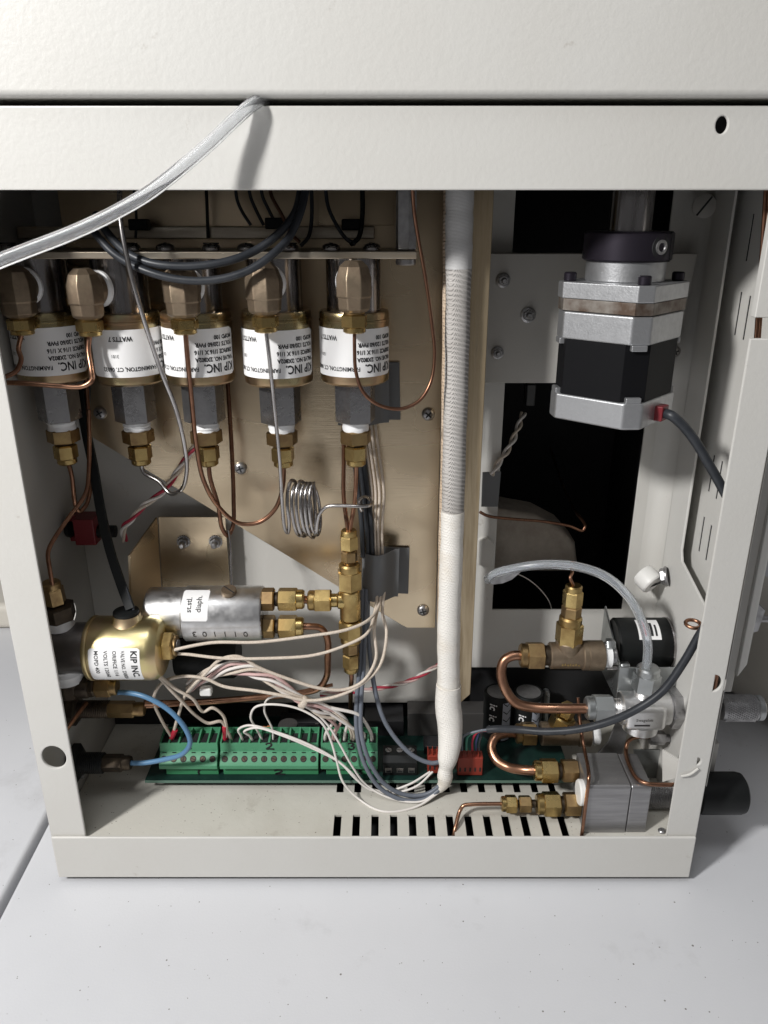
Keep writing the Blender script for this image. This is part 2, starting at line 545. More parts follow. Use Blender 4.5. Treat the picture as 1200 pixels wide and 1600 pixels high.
def stack(parent, p0, p1, segs, hint=(0, -1, 0.3)):
    """turned pieces along the line p0-p1; segs: (name, t0, t1, radius, kind, material)"""
    p0, p1 = Vector(p0), Vector(p1)
    d = p1 - p0
    Lg = d.length
    a = d / Lg
    res = []
    for name, t0, t1, r, kind, ma in segs:
        mb = MB()
        o = p0 + d * t0
        ln = Lg * (t1 - t0)
        rev = ln < 0
        ax = a if not rev else -a
        ln = abs(ln)
        if kind == 'hex':
            mb.ngon(o, ax, r, ln, 6, 0.06, R(12), hint)
        elif kind == 'nut':          # hexagon with a round collar at its far end
            h = ln * 0.74
            mb.ngon(o, ax, r, h, 6, 0.06, R(8), hint)
            mb.lathe(o + ax * h * 0.97, ax, [(r * 0.84, 0), (r * 0.84, ln - h * 1.06), (r * 0.72, ln - h * 0.97)], 24)
        elif kind == 'thread':
            k = max(3, int(ln / 0.09))
            pr = []
            for i in range(k):
                t = ln * i / k
                pr += [(r * 0.93, t), (r, t + ln / k * 0.5)]
            pr.append((r * 0.93, ln))
            mb.lathe(o, ax, pr, 24)
        elif kind == 'tape':
            k = 5
            pr = []
            for i in range(k + 1):
                pr.append((r * random.uniform(0.93, 1.03), ln * i / k))
            mb.lathe(o, ax, pr, 24)
        elif kind == 'knurl':
            n = 36
            c = min(0.12, ln * 0.15)
            k = max(6, int(ln / 0.12))
            pr = [(r * 0.9, 0)]
            mb.lathe(o, ax, [(r * 0.86, 0), (r * 0.94, c), (r * 0.94, ln - c), (r * 0.86, ln)], n)
            u, v, aa = basis(ax)
            for i in range(k):
                t = c + (ln - 2 * c) * (i + 0.5) / k
                for q in range(n):
                    an = 2 * math.pi * (q + 0.5 * (i % 2)) / n
                    e = u * math.cos(an) + v * math.sin(an)
                    f = -u * math.sin(an) + v * math.cos(an)
                    cc = o + ax * t
                    hw = math.pi * r / n
                    hl = (ln - 2 * c) / k * 0.5
                    mb.add([cc + e * r * 0.93 + f * hw, cc + e * r * 0.93 + ax * hl, cc + e * r * 0.93 - f * hw, cc + e * r * 0.93 - ax * hl, cc + e * r],
                           [(0, 1, 4), (1, 2, 4), (2, 3, 4), (3, 0, 4)])
        else:
            c = min(0.05, ln * 0.2)
            mb.lathe(o, ax, [(r - c, 0), (r, c), (r, ln - c), (r - c, ln)], 28)
        res.append(mb.build(name, ma, parent))
    return res

def pipe(name, label, cat, pts, r, ma, group=None, n=10, res=7, parent=None):
    o = MB().tube(pts, r, n, res).build(name, ma, parent, sharp=60)
    if parent is None:
        tag(o, label, cat, group)
    return o

def wrap_label(parent, c, axis, zero, r, a0, a1, t0, t1, lines, ma=LABEL, ink=INK, flip=True, rad=0.12, nm='label', turn=0):
    """printed label on a cylinder. lines: (text, u, v, size, bold); u along the width (0..W from the label's own left), v down from its top.
    flip: label mounted upside down. turn=90: text runs along the axis"""
    u, v, a = basis(axis)
    z = Vector(zero)
    z = (z - a * z.dot(a)).normalized()
    s_ = a.cross(z)
    def P(ang, t, rr):
        return Vector(c) + a * t + (z * math.cos(ang) + s_ * math.sin(ang)) * rr
    n = 24
    mb = MB()
    H = t1 - t0
    W = (a1 - a0) * r
    vs, fs = [], []
    for i in range(n + 1):
        k = i / n
        e = min(k, 1 - k) * W
        cut = 0.0
        if e < rad:
            cut = rad - math.sqrt(max(rad * rad - (rad - e) ** 2, 0))
        for t in (t0 + cut, t1 - cut):
            vs.append(P(a0 + (a1 - a0) * k, t, r + 0.012))
    for i in range(n):
        fs.append((2 * i, 2 * i + 2, 2 * i + 3, 2 * i + 1))
    mb.add(vs, fs)
    lab = mb.build(nm, ma, parent)
    tb = MB()
    for body, lu, lv, size, bold in lines:
        tv, tf = text2d(body, size, bold)
        for q in tv:
            q.x *= 0.80 if size > 0.4 else 0.86
        o3 = []
        for q in tv:
            if turn == 90:            # reads along -axis ... top of text towards a1
                ang = a0 + (lu + q.x) / r
                t = t1 - lv + q.y
            x = lu + q.x
            y = lv - q.y
            if turn:
                t = t0 + (H - y) if turn == 90 else t0 + y
                ang = a0 + x / r
            elif flip:
                ang = a1 - x / r
                t = t0 + y
            else:
                ang = a0 + x / r
                t = t1 - y
            o3.append(P(ang, t, r + 0.02))
        tb.add(o3, tf)
    if tb.v:
        tb.build('print', ink, lab)
    return lab

# ================================================================== SETTING
XL, XR = -15.9, 14.9           # outer edges of the case
ZB = 0.0                       # underside of the bottom rail
TZ = -0.35                     # table top
YB = 8.5                       # back panel

# table: two leaves of a folding table with a seam between them
sA, sB = atz(0, 1420, TZ), atz(79, 1268, TZ)
sd = (sB - sA).normalized()
def along(p, y):
    return p + sd * ((y - p.y) / sd.y)
def leaf(name, side):
    mb = MB()
    y0, y1 = -60.0, 190.0
    if side < 0:
        poly = [along(sA, y0) + Vector((-0.16, 0, 0)), along(sA, y1) + Vector((-0.16, 0, 0)), Vector((-190, y1, TZ)), Vector((-190, y0, TZ))]
    else:
        poly = [along(sA, y0) + Vector((0.16, 0, 0)), Vector((150, y0, TZ)), Vector((150, y1, TZ)), along(sA, y1) + Vector((0.16, 0, 0))]
    for p in poly:
        p.z = TZ
    mb.prism(poly, (0, 0, -4))
    o = mb.build(name, TABLE, None, bevel=0.25, seg=3)
    o['kind'] = 'structure'
    o['label'] = 'speckled pale grey plastic folding table leaf, ' + ('left of the seam' if side < 0 else 'carrying the instrument case')
leaf('table_top', -1)
leaf('table_top', 1)
mb = MB()
mb.box((-190, -60, TZ - 6), (150, 190, TZ - 4.5))
o = mb.build('table_frame', GREYC)
o['kind'] = 'structure'

# ------------------------------------------------------------------ instrument case
case = thing('instrument_case', 'open cream painted metal instrument case on the grey table', 'instrument case', (-0.5, 9, ZB))
zr = lambda row, Y=0.0: at(600, row, Y).z
# upper cover
mb = MB()
zc0 = zr(151, -0.3)
mb.box((-30, -0.3, zc0), (30, 26, zc0 + 16))
mb.build('upper_cover', PAINT, case, bevel=0.22, seg=3)
# top rail with a hole
ztop, zbot = zr(165), zr(297)
mb = MB()
h = at(1128, 195, 0)
plate_xz(mb, [(-22, zbot), (22, zbot), (22, ztop), (-22, ztop)], [circ(h.x, h.z, 0.2, 20, 0.27)], 0, 0.15, 0.05)
mb.box((-22, 0.14, ztop - 0.13), (22, 3.0, ztop - 0.005))
mb.build('top_rail', PAINT, case)
mb = MB()
mb.box((-22, 1.6, zbot + 0.2), (22, 1.75, ztop - 0.15))
mb.build('rail_stiffener', DARKIN, case)
# bottom rail: lip in front
zl = zr(1309)
bl, br = at(85, 1340, 0).x, at(1083, 1340, 0).x
mb = MB()
mb.box((bl, 0, 0), (br, 0.16, zl))
mb.build('bottom_rail', PAINT, case, bevel=0.07, seg=3)
# posts
def post_edge(px, py):
    return at(px, py, 0.0)
xi = at(130, 1300, 0).x
mb = MB()
hl = at(82, 1187, 0.02)
plate_xz(mb, [(XL, zl - 0.3), (xi, zl - 0.3), (xi, zbot + 0.4), (XL, zbot + 0.4)], [circ(hl.x, hl.z, 0.55, 28, 0.62)], 0.17, 0.15, 0.05)
mb.build('left_post', PAINT, case)
xo = at(1045, 1300, 0).x
def rx(px, py):
    p = at(px, py, 0.17)
    return (p.x, p.z)
mb = MB()
zn = zr(530)
k1 = at(1114, 1068, 0.17)
half = [(k1.x + 0.05 + 0.33 * math.cos(t), k1.z + 0.42 * math.sin(t)) for t in [R(-90 + 15 * i) for i in range(13)]]
k2 = at(1089, 1190, 0.17)
half2 = [(k2.x + 0.02 + 0.16 * math.cos(t), k2.z + 0.2 * math.sin(t)) for t in [R(-90 + 20 * i) for i in range(10)]]
plate_xz(mb, [(xo, zl - 0.3), (XR, zl - 0.3), (XR, zbot + 0.4), (XR - 0.5, zbot + 0.4), (XR - 0.5, zn), (xo, zn)], [half, half2], 0.17, 0.15, 0.05)
mb.build('right_post', PAINT, case)
# small spring catch at the foot of the right post
mb = MB()
c0 = at(1036, 1205, 0.9)
mb.prism([at(1035, 1172, 1.4), at(1065, 1190, 0.6), at(1066, 1212, 0.6), at(1035, 1222, 1.4)], (0.06, 0.06, 0))
mb.tube([at(1064, 1213, 0.1), at(1078, 1210, 0.05), at(1091, 1201, 0.1)], 0.06, 8)
mb.build('spring_catch', PAINT, case)
# left wall with a hole, floor, right walls
mb = MB()
hw = atx(112, 957, XL + 0.15)
plate_yz(mb, [(0.32, 0), (22, 0), (22, 33), (0.32, 33)], [circ(hw.y, hw.z, 0.55, 24)], XL, 0.15)
mb.build('left_wall', PAINTG, case)  # same cream paint as the case, its shade put into a greyer colour
slots = []
ZF = 2.3
def slot(px, r0, r1, wpx):
    a_, b_ = atz(px, r0, ZF), atz(px, r1, ZF)
    x = a_.x
    hw_ = wpx / 2
    return [(x - hw_, b_.y), (x + hw_, b_.y), (x + hw_, a_.y), (x - hw_, a_.y)]
ya, yb_ = atz(600, 1273, ZF).y, atz(600, 1307, ZF).y
yc, yd = atz(600, 1195, ZF).y, atz(600, 1238, ZF).y
x0 = atz(527, 1290, ZF).x
step = (atz(880, 1290, ZF).x - x0) / 12
for i in range(13):
    x = x0 + step * i
    slots.append([(x - 0.18, yb_), (x + 0.18, yb_), (x + 0.18, ya), (x - 0.18, ya)])
    slots.append([(x - 0.18, yd), (x + 0.18, yd), (x + 0.18, yc), (x - 0.18, yc)])
mb = MB()
plate_xy(mb, [(XL + 0.2, 0.2), (XR - 0.1, 0.2), (XR - 0.1, 20), (XL + 0.2, 20)], slots, ZF, 0.12)
mb.build('floor_panel', PAINTF, case)
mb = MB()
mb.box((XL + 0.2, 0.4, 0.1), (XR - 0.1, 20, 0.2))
mb.build('base_pan', DARKIN, case)  # dark colour stands for the shade seen through the floor slots

# right inner wall with the large cut-out
XI = 14.4
cut_top = atx(1145, 300, XI)
cut_low = atx(1062, 872, XI)
cut_dia = atx(1108, 962, XI)
mb = MB()
Yc = cut_low.y
plate_yz(mb, [(YB, 0.2), (0.35, 0.2), (0.35, cut_dia.z + 0.1), (cut_dia.y, cut_dia.z), (Yc - 0.25, cut_low.z - 0.05), (Yc, cut_low.z + 0.4), (Yc, 33), (YB, 33)], [], XI, 0.13, 0.04)
mb.build('right_wall', PAINT, case)
# outer side cover with narrow louvre slits
XC = 15.15
sl = []
def slit(p0, p1):
    a_, b_ = atx(*p0, XC), atx(*p1, XC)
    y = (a_.y + b_.y) / 2
    sl.append([(y - 0.09, b_.z), (y + 0.09, b_.z), (y + 0.09, a_.z), (y - 0.09, a_.z)])
slit((1158, 456), (1148, 524))
slit((1172, 462), (1161, 531))
slit((1116, 711), (1107, 768))
slit((1128, 720), (1119, 780))
slit((1139, 731), (1131, 792))
slit((1100, 807), (1092, 862))
slit((1111, 820), (1103, 876))
slit((1122, 833), (1116, 888))
slit((1177, 334), (1166, 408))
z0_bz = zr(1078, 1.6)
mb = MB()
plate_yz(mb, [(YB + 3, 5), (0.6, 5), (0.6, 34), (YB + 3, 34)], sl, XC, 0.03)
mb.build('side_cover', PAINT, case)
mb = MB()
mb.box((XC + 0.034, 0.7, z0_bz + 0.3), (XC + 0.044, YB + 1.5, 33.5))  # added dark sheet so the louvre slits look shaded inside
mb.build('slit_shade_sheet', DARKIN, case)

# back panel with its openings
def bxz(px, py, Y=YB):
    p = at(px, py, Y)
    return (p.x, p.z)
zlo = zr(1098, YB)
zlo2 = zr(1043, YB)
op = [bxz(768, 953), bxz(968, 953), (bxz(1000, 728)[0], bxz(1000, 728)[1]), (bxz(1045, 330)[0], 31.5), (bxz(812, 330)[0], 31.5), bxz(789, 600)]
xop0, xop1 = bxz(789, 600)[0], bxz(1000, 728)[0]
xs_ = bxz(722, 1098)[0]
mb = MB()
out = [(XL + 0.16, zlo), (xs_, zlo), (xs_, zlo2), (XI + 0.1, zlo2), (XI + 0.1, 33), (XL + 0.16, 33)]
hole = [(xop0, bxz(768, 953)[1]), (xop1, bxz(768, 953)[1]), (xop1, 31.8), (xop0, 31.8)]
plate_xz(mb, out, [hole], YB, 0.14, 0.03)
mb.build('back_panel', PAINT, case)
# rounded corner piece between the back panel and the right wall
mb = MB()
arc = []
for i in range(7):
    t = R(90 * i / 6)
    arc.append((XI - 0.9 + 0.9 * math.sin(t), YB - 0.9 + 0.9 * math.cos(t)))
vs, fs = [], []
for x, y in arc:
    vs += [(x - 0.01, y - 0.01, zlo2), (x - 0.01, y - 0.01, 32.5)]
for i in range(6):
    fs.append((2 * i, 2 * i + 1, 2 * i + 3, 2 * i + 2))
mb.add(vs, fs)
mb.build('corner_bend', PAINT, case, sharp=80)
# dark rear compartment
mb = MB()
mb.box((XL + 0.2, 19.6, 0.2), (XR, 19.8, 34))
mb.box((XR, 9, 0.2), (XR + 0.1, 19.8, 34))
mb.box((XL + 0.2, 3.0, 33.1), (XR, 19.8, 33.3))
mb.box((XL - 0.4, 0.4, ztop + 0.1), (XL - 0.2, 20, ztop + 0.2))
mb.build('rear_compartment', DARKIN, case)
mb = MB()
mb.box((XL + 0.2, 9.0, ZF + 0.01), (XI, 9.1, zlo2 + 0.8))  # added black sheet standing in for the shade below the back panel
mb.build('rear_shade_sheet', DARKIN, case)
# things half seen in the rear compartment
RG = mat('rear_grey', (0.10, 0.10, 0.10), 0.5)
for lo, hi in (((5.2, 13.5, 25.5), (8.2, 15, 27.2)), ((8.8, 13, 23.5), (9.6, 15, 25.0)), ((7.8, 13, 20.3), (8.3, 14, 21.5))):
    MB().box(lo, hi).build('rear_block', RG, case, bevel=0.08)
# bezel beyond the right post (front of the instrument)
mb = MB()
z0 = zr(1078, 1.6)
mb.prism([(15.2, 1.4, z0), (15.95, 1.4, z0), (16.05, 1.4, 34), (15.2, 1.4, 34)], (0, 9, 0))
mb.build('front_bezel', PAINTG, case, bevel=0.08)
mb = MB()
mb.prism([(15.95, 1.2, z0 + 0.9), (16.3, 1.2, z0 + 1.6), (16.4, 1.2, 34), (15.95, 1.2, 34)], (0, 9, 0))
mb.build('bezel_edge', PAINT, case, bevel=0.06)
mb = MB()
mb.box((15.0, 3, 2.6), (16.7, 9, 5.6))
mb.build('front_foot', PAINTG, case, bevel=0.1)
# latch on the bezel
c0 = at(1181, 972, 2.5)
mb = MB()
mb.prism([c0 + Vector((-0.5, 0, -0.7)), c0 + Vector((0.2, 0, -0.5)), c0 + Vector((0.35, 0, 0.6)), c0 + Vector((-0.1, 0, 1.0)), c0 + Vector((-0.5, 0, 0.9))], (0, 0.6, 0))
mb.lathe(c0 + Vector((0.2, 0.3, 0.0)), (1, 0, 0), [(0.16, 0), (0.16, 0.8), (0.12, 0.9)], 14)
mb.build('latch', STEELH, case, bevel=0.04)
flat_screw(case, at(1100, 322, YB - 0.9), (-0.25, -1, 0), 0.5, 0.16, PAINTG, 'slotted_screw', spin=R(-35))
# white block in the notch at the top of the right post
mb = MB()
p = at(1199, 470, 0.9)
mb.box((p.x - 0.45, 0.7, zr(496, 0.8)), (p.x + 0.3, 1.1, 32))
mb.build('hinge_block', PAINT, case, bevel=0.04)

# mounting plate of the stepper motor
mp_ = thing('motor_bracket', 'grey painted bracket plate behind the stepper motor', 'bracket', at(930, 600, 7.6))
x0, x1 = at(765, 500, 7.6).x, 14.15
z0, z1 = zr(598, 7.6), zr(396, 7.6)
mb = MB()
plate_xz(mb, [(x0 - 0.8, z0), (x1 - 0.9, z0), (x1 - 0.9, z0 + 0.35), (x1 - 0.6, z0 + 0.6), (x1 - 0.2, z1), (x0 - 0.8, z1)], [], 7.5, 0.15, 0.04)
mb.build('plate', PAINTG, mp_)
mb = MB()
mb.box((x0 - 0.8, 7.66, z1 - 0.14), (x1 - 0.2, 8.4, z1))
mb.build('flange', PAINTG, mp_)
for px, py, r in ((786, 438, 0.3), (825, 492, 0.32), (777, 551, 0.27)):
    c = at(px, py, 7.5)
    mb = MB()
    mb.lathe(c, (0, -1, 0), [(r * 1.1, 0), (r * 1.1, 0.05), (r * 0.9, 0.09)], 20)
    mb.ngon(c + Vector((0, -0.08, 0)), (0, -1, 0), r * 0.85, 0.2)
    mb.lathe(c + Vector((0, -0.25, 0)), (0, -1, 0), [(r * 0.45, 0), (r * 0.42, 0.2), (r * 0.3, 0.24)], 14)
    mb.build('nut', STEELH, mp_)
c = at(1054, 549, 7.5)
screw_pan(mp_, c, (0, -1, 0), 0.26, STEELT)

# ================================================================== BRONZE MOUNTING PLATE
YP = 7.0
plt = thing('mounting_plate', 'brushed bronze coloured plate with a diagonal lower edge behind the valves', 'metal plate', at(500, 980, YP))
def q(px, py, Y=YP):
    p = at(px, py, Y)
    return (p.x, p.z)
xr_ = q(689, 640)[0]
xl_ = q(143, 680)[0]
mb = MB()
plate_xz(mb, [(xl_, q(143, 683)[1]), q(628, 977), q(636, 981), (xr_, q(690, 981)[1]), (xr_, 32), (xl_, 32)], [], YP, 0.14, 0.02)
mb.build('sheet', PLATE, plt)
for px, py in ((157, 645), (376, 731), (669, 647), (661, 953)):
    screw_pan(plt, at(px, py, YP), (0, -1, 0), 0.31, STEELH, spin=random.uniform(0.2, 1.2))
mb = MB()
xx = q(600, 320)[0]
mb.box((q(497, 320)[0], 6.85, q(497, 352)[1]), (q(616, 320)[0], 6.95, 31.8))
mb.build('patch_plate', PLATE, plt, bevel=0.02)

# small angle bracket under the plate
brk = thing('angle_bracket', 'bent sheet metal bracket with two toothed nuts above the steel cylinder', 'bracket', at(290, 950, 7.0))
mb = MB()
p0, p1, p2, p3 = at(247, 808, 7.6), at(352, 808, 7.6), at(362, 962, 7.6), at(256, 962, 7.6)
mb.prism([p0, p1, p2, p3], (0, 0.1, 0))
mb.build('face', PLATE, brk, bevel=0.02)
mb = MB()
mb.prism([at(246, 808, 7.58), at(255, 962, 7.58), at(206, 958, 5.4), at(203, 868, 5.4)], (-0.1, -0.02, 0))
mb.build('side', PLATE, brk, bevel=0.02)
for px in (287, 337):
    c = at(px, 846, 7.6)
    n_ = MB()
    pr = []
    tt = 18
    u, v, a = basis((0, -1, 0))
    vs, fs = [], []
    for k in range(tt * 2):
        r = 0.36 if k % 2 else 0.31
        an = math.pi * k / tt
        vs.append(c + (u * math.cos(an) + v * math.sin(an)) * r)
    poly = [vv for vv in vs]
    n_.prism(poly, (0, -0.07, 0))
    n_.ngon(c + Vector((0, -0.07, 0)), (0, -1, 0), 0.28, 0.2)
    n_.lathe(c + Vector((0, -0.25, 0)), (0.05, -1, -0.05), [(0.15, 0), (0.15, 0.34), (0.1, 0.4)], 14)
    n_.build('nut', STEELH, brk)

# ================================================================== VALVE SHELF
shelf = thing('valve_shelf', 'horizontal metal shelf bar carrying the five hanging valves', 'shelf bar', at(320, 405, 3.0))
ZS = zr(393, 3.0)
xs0, xs1 = -15.6, at(652, 398, 3.0).x
mb = MB()
mb.box((xs0, 3.0, ZS - 0.28), (xs1, 6.9, ZS))
mb.build('plate', SHELFM, shelf, bevel=0.05)
mb = MB()
z0 = zr(373, 6.2)
mb.box((xs0, 6.2, z0), (at(585, 365, 6.2).x, 6.9, zr(354, 6.2)))
mb.build('angle_bar', SHELFM, shelf, bevel=0.04)
for px in (12, 205, 258, 330, 385, 452, 517, 581):
    c = at(px, 386 - (px % 3), 4.6)
    c.z = ZS
    screw_pan(shelf, c, (0, 0, 1), 0.38, STEELT, kind='slot', spin=random.uniform(0, 3))
c = at(634, 390, 3.9)
stack(shelf, (c.x, c.y, ZS), (c.x, c.y, 32), [('standoff', 0, 1, 0.42, 'hex', STEELH)])
stack(shelf, (c.x, c.y, ZS - 0.28), (c.x, c.y, ZS - 0.55), [('bolt_head', 0, 1, 0.4, 'cyl', STEELH)])

# ================================================================== HANGING VALVES
FULL = [('KIP INC.', 0.12, 0.52, 0.50, 0.012), ('VALVE NO. 2X802A', 0.12, 0.80, 0.24, 0.009), ('ORIFICE 1/16 X 1/16', 0.12, 1.10, 0.24, 0.009),
        ('VOLTS 120/60 FWR', 0.12, 1.40, 0.24, 0.009), ('MOPD 100', 0.12, 1.68, 0.24, 0.009),
        ('FARMINGTON, CT. 06032', 1.78, 0.42, 0.24, 0.006), ('1501', 3.35, 0.95, 0.2, 0.0), ('WATTS 7', 2.75, 1.68, 0.27, 0.009)]
ALT = [(t if t != '1501' else '3101', u_, v_, s_, b_) for t, u_, v_, s_, b_ in FULL]
def valve(label, px, Y, e_dir, lab_a0, lines, elbow_px, nut_px, row0=490, row1=604, fx=0):
    """hanging solenoid valve: neck, coil, label, hexagon, lower fitting, side elbow with nut"""
    c = at(px, 545, Y)
    rC, rN = 1.47, 1.13
    zt, zb = zr(row0, Y - rC), zr(row1, Y - rC)
    t = thing('solenoid_valve', label, 'valve', (c.x, c.y, zb - 4.6), 'solenoid valves hanging from the shelf')
    ax = (0, 0, 1)
    top = ZS - 0.285
    mb = MB()
    mb.lathe((c.x, c.y, zt - 0.1), ax, [(rN, 0), (rN, top - zt + 0.1)], 40)
    mb.build('neck', CHROME, t)
    mb = MB()
    h_ = zt - zb
    mb.lathe((c.x, c.y, zb), ax, [(rC - 0.35, -0.05), (rC - 0.14, 0.0), (rC - 0.02, 0.1), (rC, 0.25), (rC, h_ - 0.42), (rC + 0.02, h_ - 0.40), (rC + 0.02, h_ - 0.33), (rC - 0.01, h_ - 0.31),
                                  (rC, h_ - 0.12), (rC - 0.05, h_ - 0.02), (rC - 0.14, h_), (rN, h_ - 0.02)], 48)
    mb.build('coil', GOLDZ, t, sharp=30)
    wrap_label(t, (c.x, c.y, zb), ax, (0, -1, 0), rC, lab_a0, lab_a0 + 4.9 / rC, 0.42, 2.38, lines, flip=True)
    stack(t, (c.x, c.y, zb), (c.x, c.y, zb - 3.6), [('hex_base', 0, 0.50, 0.90, 'hex', HEXM), ('thread_tape', 0.50, 0.61, 0.60, 'tape', TAPE),
          ('fitting_body', 0.60, 0.78, 0.70, 'hex', BRASSD), ('fitting_neck', 0.78, 0.81, 0.36, 'cyl', BRONZED), ('compression_nut', 0.81, 1.06, 0.52, 'nut', BRASS)])
    # elbow
    e = Vector(elbow_px and at(*elbow_px))
    n0 = at(*nut_px)
    n0 = Vector((e.x, e.y, n0.z))
    d = Vector((c.x - e.x, c.y - e.y, 0)).normalized()
    mb = MB()
    u_ = d
    s_ = Vector((0, 0, 1)).cross(d)
    zt_, zb_ = e.z + 0.95, e.z - 0.98
    prof = [(0.50, zb_), (0.66, zb_ + 0.13), (0.69, zb_ + 0.55), (0.74, zb_ + 0.62), (0.74, zt_ - 0.62), (0.60, zt_ - 0.22), (0.34, zt_)]
    vs, fs = [], []
    nseg = 8
    for r, z in prof:
        for k in range(nseg):
            an = 2 * math.pi * (k + 0.5) / nseg
            back = 1.0
            vs.append(Vector((e.x, e.y, z)) + (u_ * math.cos(an) + s_ * math.sin(an)) * r * 1.0)
    for i in range(len(prof) - 1):
        for k in range(nseg):
            k2 = (k + 1) % nseg
            fs.append((i * nseg + k, i * nseg + k2, (i + 1) * nseg + k2, (i + 1) * nseg + k))
    fs.append(tuple(range(nseg - 1, -1, -1)))
    fs.append(tuple((len(prof) - 1) * nseg + k for k in range(nseg)))
    mb.add(vs, fs)
    mb.lathe(e + Vector((0, 0, 0.12)), d, [(0.66, 0), (0.66, 0.6)], 24)
    el = mb.build('elbow', BRONZE, t, bevel=0.045, seg=2, sharp=18)
    mb = MB()
    mb.lathe(e + Vector((0, 0, 0.12)) + d * 0.6, d, [(0.66, 0), (0.74, 0.08), (0.74, 0.22), (0.66, 0.3)], 28)
    mb.build('thread_tape', TAPE, t)
    stack(t, (e.x, e.y, zb_ + 0.05), n0, [('elbow_neck', 0, 0.16, 0.42, 'cyl', BRASSD), ('elbow_nut', 0.14, 1.0, 0.54, 'nut', BRASS)])
    return c, zb, e, n0
V = {}
V[1] = valve('leftmost hanging valve, its elbow cut by the left picture edge', 78, 4.7, None, -1.71, FULL, (25, 455, 2.6), (25, 523, 2.6))
V[2] = valve('second hanging valve from the left, grey steel tube crossing its label', 200, 5.0, None, -1.0, ALT, (133, 458, 3.1), (133, 525, 3.1), 492, 606)
V[3] = valve('middle hanging valve of five, copper tube running down over its label', 311, 4.6, None, -1.93, FULL, (284, 455, 2.6), (284, 522, 2.6), 491, 606)
V[4] = valve('hanging valve with steel tube down to the wound coil', 434, 4.6, None, -1.93, FULL, (412, 450, 2.6), (413, 519, 2.6), 489, 608)
V[5] = valve('rightmost hanging valve, thin copper tube looping away to its right', 554, 4.6, None, -1.93, FULL, (553, 447, 2.55), (553, 520, 2.55), 490, 606)
def lower(i, dz=0.0):
    c, zb, e, n0 = V[i]
    return Vector((c.x, c.y, zb - 3.8 + dz))

# ================================================================== THIN TUBES
r1 = 0.10
n0 = V[1][3]
pipe('copper_tube', 'short copper tube curving left from the leftmost valve elbow', 'tube',
     [n0 + Vector((0, 0, 0.15)), at(29, 545, 2.6), at(33, 562, 2.6), at(25, 580, 2.4), at(5, 590, 2.1), at(-30, 605, 1.8)], r1, COPPERD)
n0 = V[2][3]
pipe('copper_tube', 'copper tube dropping from the second elbow and turning left under the first valve', 'tube',
     [n0 + Vector((0, 0, 0.15)), at(138, 545, 3.0), at(143, 580, 2.6), at(143, 595, 2.3), at(128, 604, 2.2), at(90, 603, 2.1), at(40, 599, 2.0), at(-30, 597, 1.9)], r1 * 1.05, COPPER)
L = lower(1)
pipe('copper_tube', 'copper tube bending up again below the leftmost valve', 'tube',
     [L + Vector((0, 0, 0.2)), L + Vector((0.1, 0, -0.6)), at(118, 790, 4.8), at(124, 799, 4.9), at(134, 790, 5.2), at(141, 765, 5.4), at(141, 720, 5.6), at(138, 650, 5.8), at(132, 560, 6.0)], r1, COPPERD)
pipe('copper_tube', 'copper tube running down the left wall into the upper left nut', 'tube',
     [at(139, 640, 5.2), at(139, 730, 5.0), at(134, 770, 4.6), at(105, 812, 3.8), at(80, 850, 3.0), at(75, 865, 2.75), at(78, 890, 2.65), at(82, 915, 2.6)], r1, COPPERD)
L = lower(2)
pipe('steel_tube', 'grey steel tube crossing the second valve and looping back to its nut', 'tube',
     [L + Vector((0, 0, 0.2)), L + Vector((0.05, 0, -0.4)), at(248, 752, 4.8), at(266, 771, 4.5), at(284, 764, 4.0), at(292, 735, 3.5), at(289, 700, 3.1), at(275, 640, 2.6), at(250, 575, 2.2),
      at(222, 490, 1.6), at(198, 400, 1.35), at(188, 340, 1.5), at(187, 285, 2.0)], r1 * 0.95, STEELT)
n0 = V[3][3]
L = lower(4)
pipe('copper_tube', 'copper tube from the middle elbow looping down and up to the fourth valve', 'tube',
     [n0 + Vector((0, 0, 0.15)), at(293, 560, 2.7), at(299, 620, 3.0), at(306, 690, 3.4), at(318, 750, 3.9), at(340, 790, 4.3), at(372, 817, 4.5), at(405, 816, 4.6), at(430, 795, 4.6), at(441, 765, 4.6),
      L + Vector((0, 0, -0.3)), L + Vector((0, 0, 0.2))], r1, COPPERD)
L = lower(3)
pipe('copper_tube', 'narrow copper hairpin behind the middle valve', 'tube',
     [L + Vector((0, 0, 0.2)), L + Vector((0, 0, -0.6)), at(341, 790, 4.7), at(347, 825, 4.9), at(356, 837, 5.1), at(364, 822, 5.3), at(365, 780, 5.5), at(362, 700, 5.8), at(356, 600, 6.2), at(352, 520, 6.4)], r1, COPPERD)
pipe('capillary_tube', 'thin vertical grey capillary above the steel cylinder', 'tube',
     [at(357, 828, 5.0), at(360, 850, 4.8), at(361, 885, 4.6), at(362, 918, 4.4)], 0.055, STEELT, n=8)
# steel coil
n0 = V[4][3]
pts = [n0 + Vector((0, 0, 0.15)), at(421, 560, 2.7), at(428, 630, 3.0), at(437, 720, 3.4), at(441, 790, 3.6), at(445, 826, 3.7), at(450, 833, 3.9)]
cc0, cc1 = at(459, 795, 4.2), at(495, 797, 4.2)
tw = 5
for i in range(tw * 10 + 4):
    t = i / (tw * 10 + 3)
    an = R(200) - 2 * math.pi * (i / 10)
    c = cc0.lerp(cc1, t)
    k_ = 1 + 0.06 * math.sin(i * 0.37)
    pts.append(c + Vector((0.22 * math.cos(an) - 0.10 * math.sin(an), math.cos(an) * 0.55, math.sin(an) * 1.3 * k_)))
pts += [at(494, 835, 3.6), at(498, 806, 3.5), at(510, 792, 3.4), at(530, 790, 3.3), at(560, 791, 3.2), at(577, 790, 3.4), at(580, 782, 4.2), at(570, 776, 5.0), at(560, 784, 5.2), at(566, 800, 5.0)]
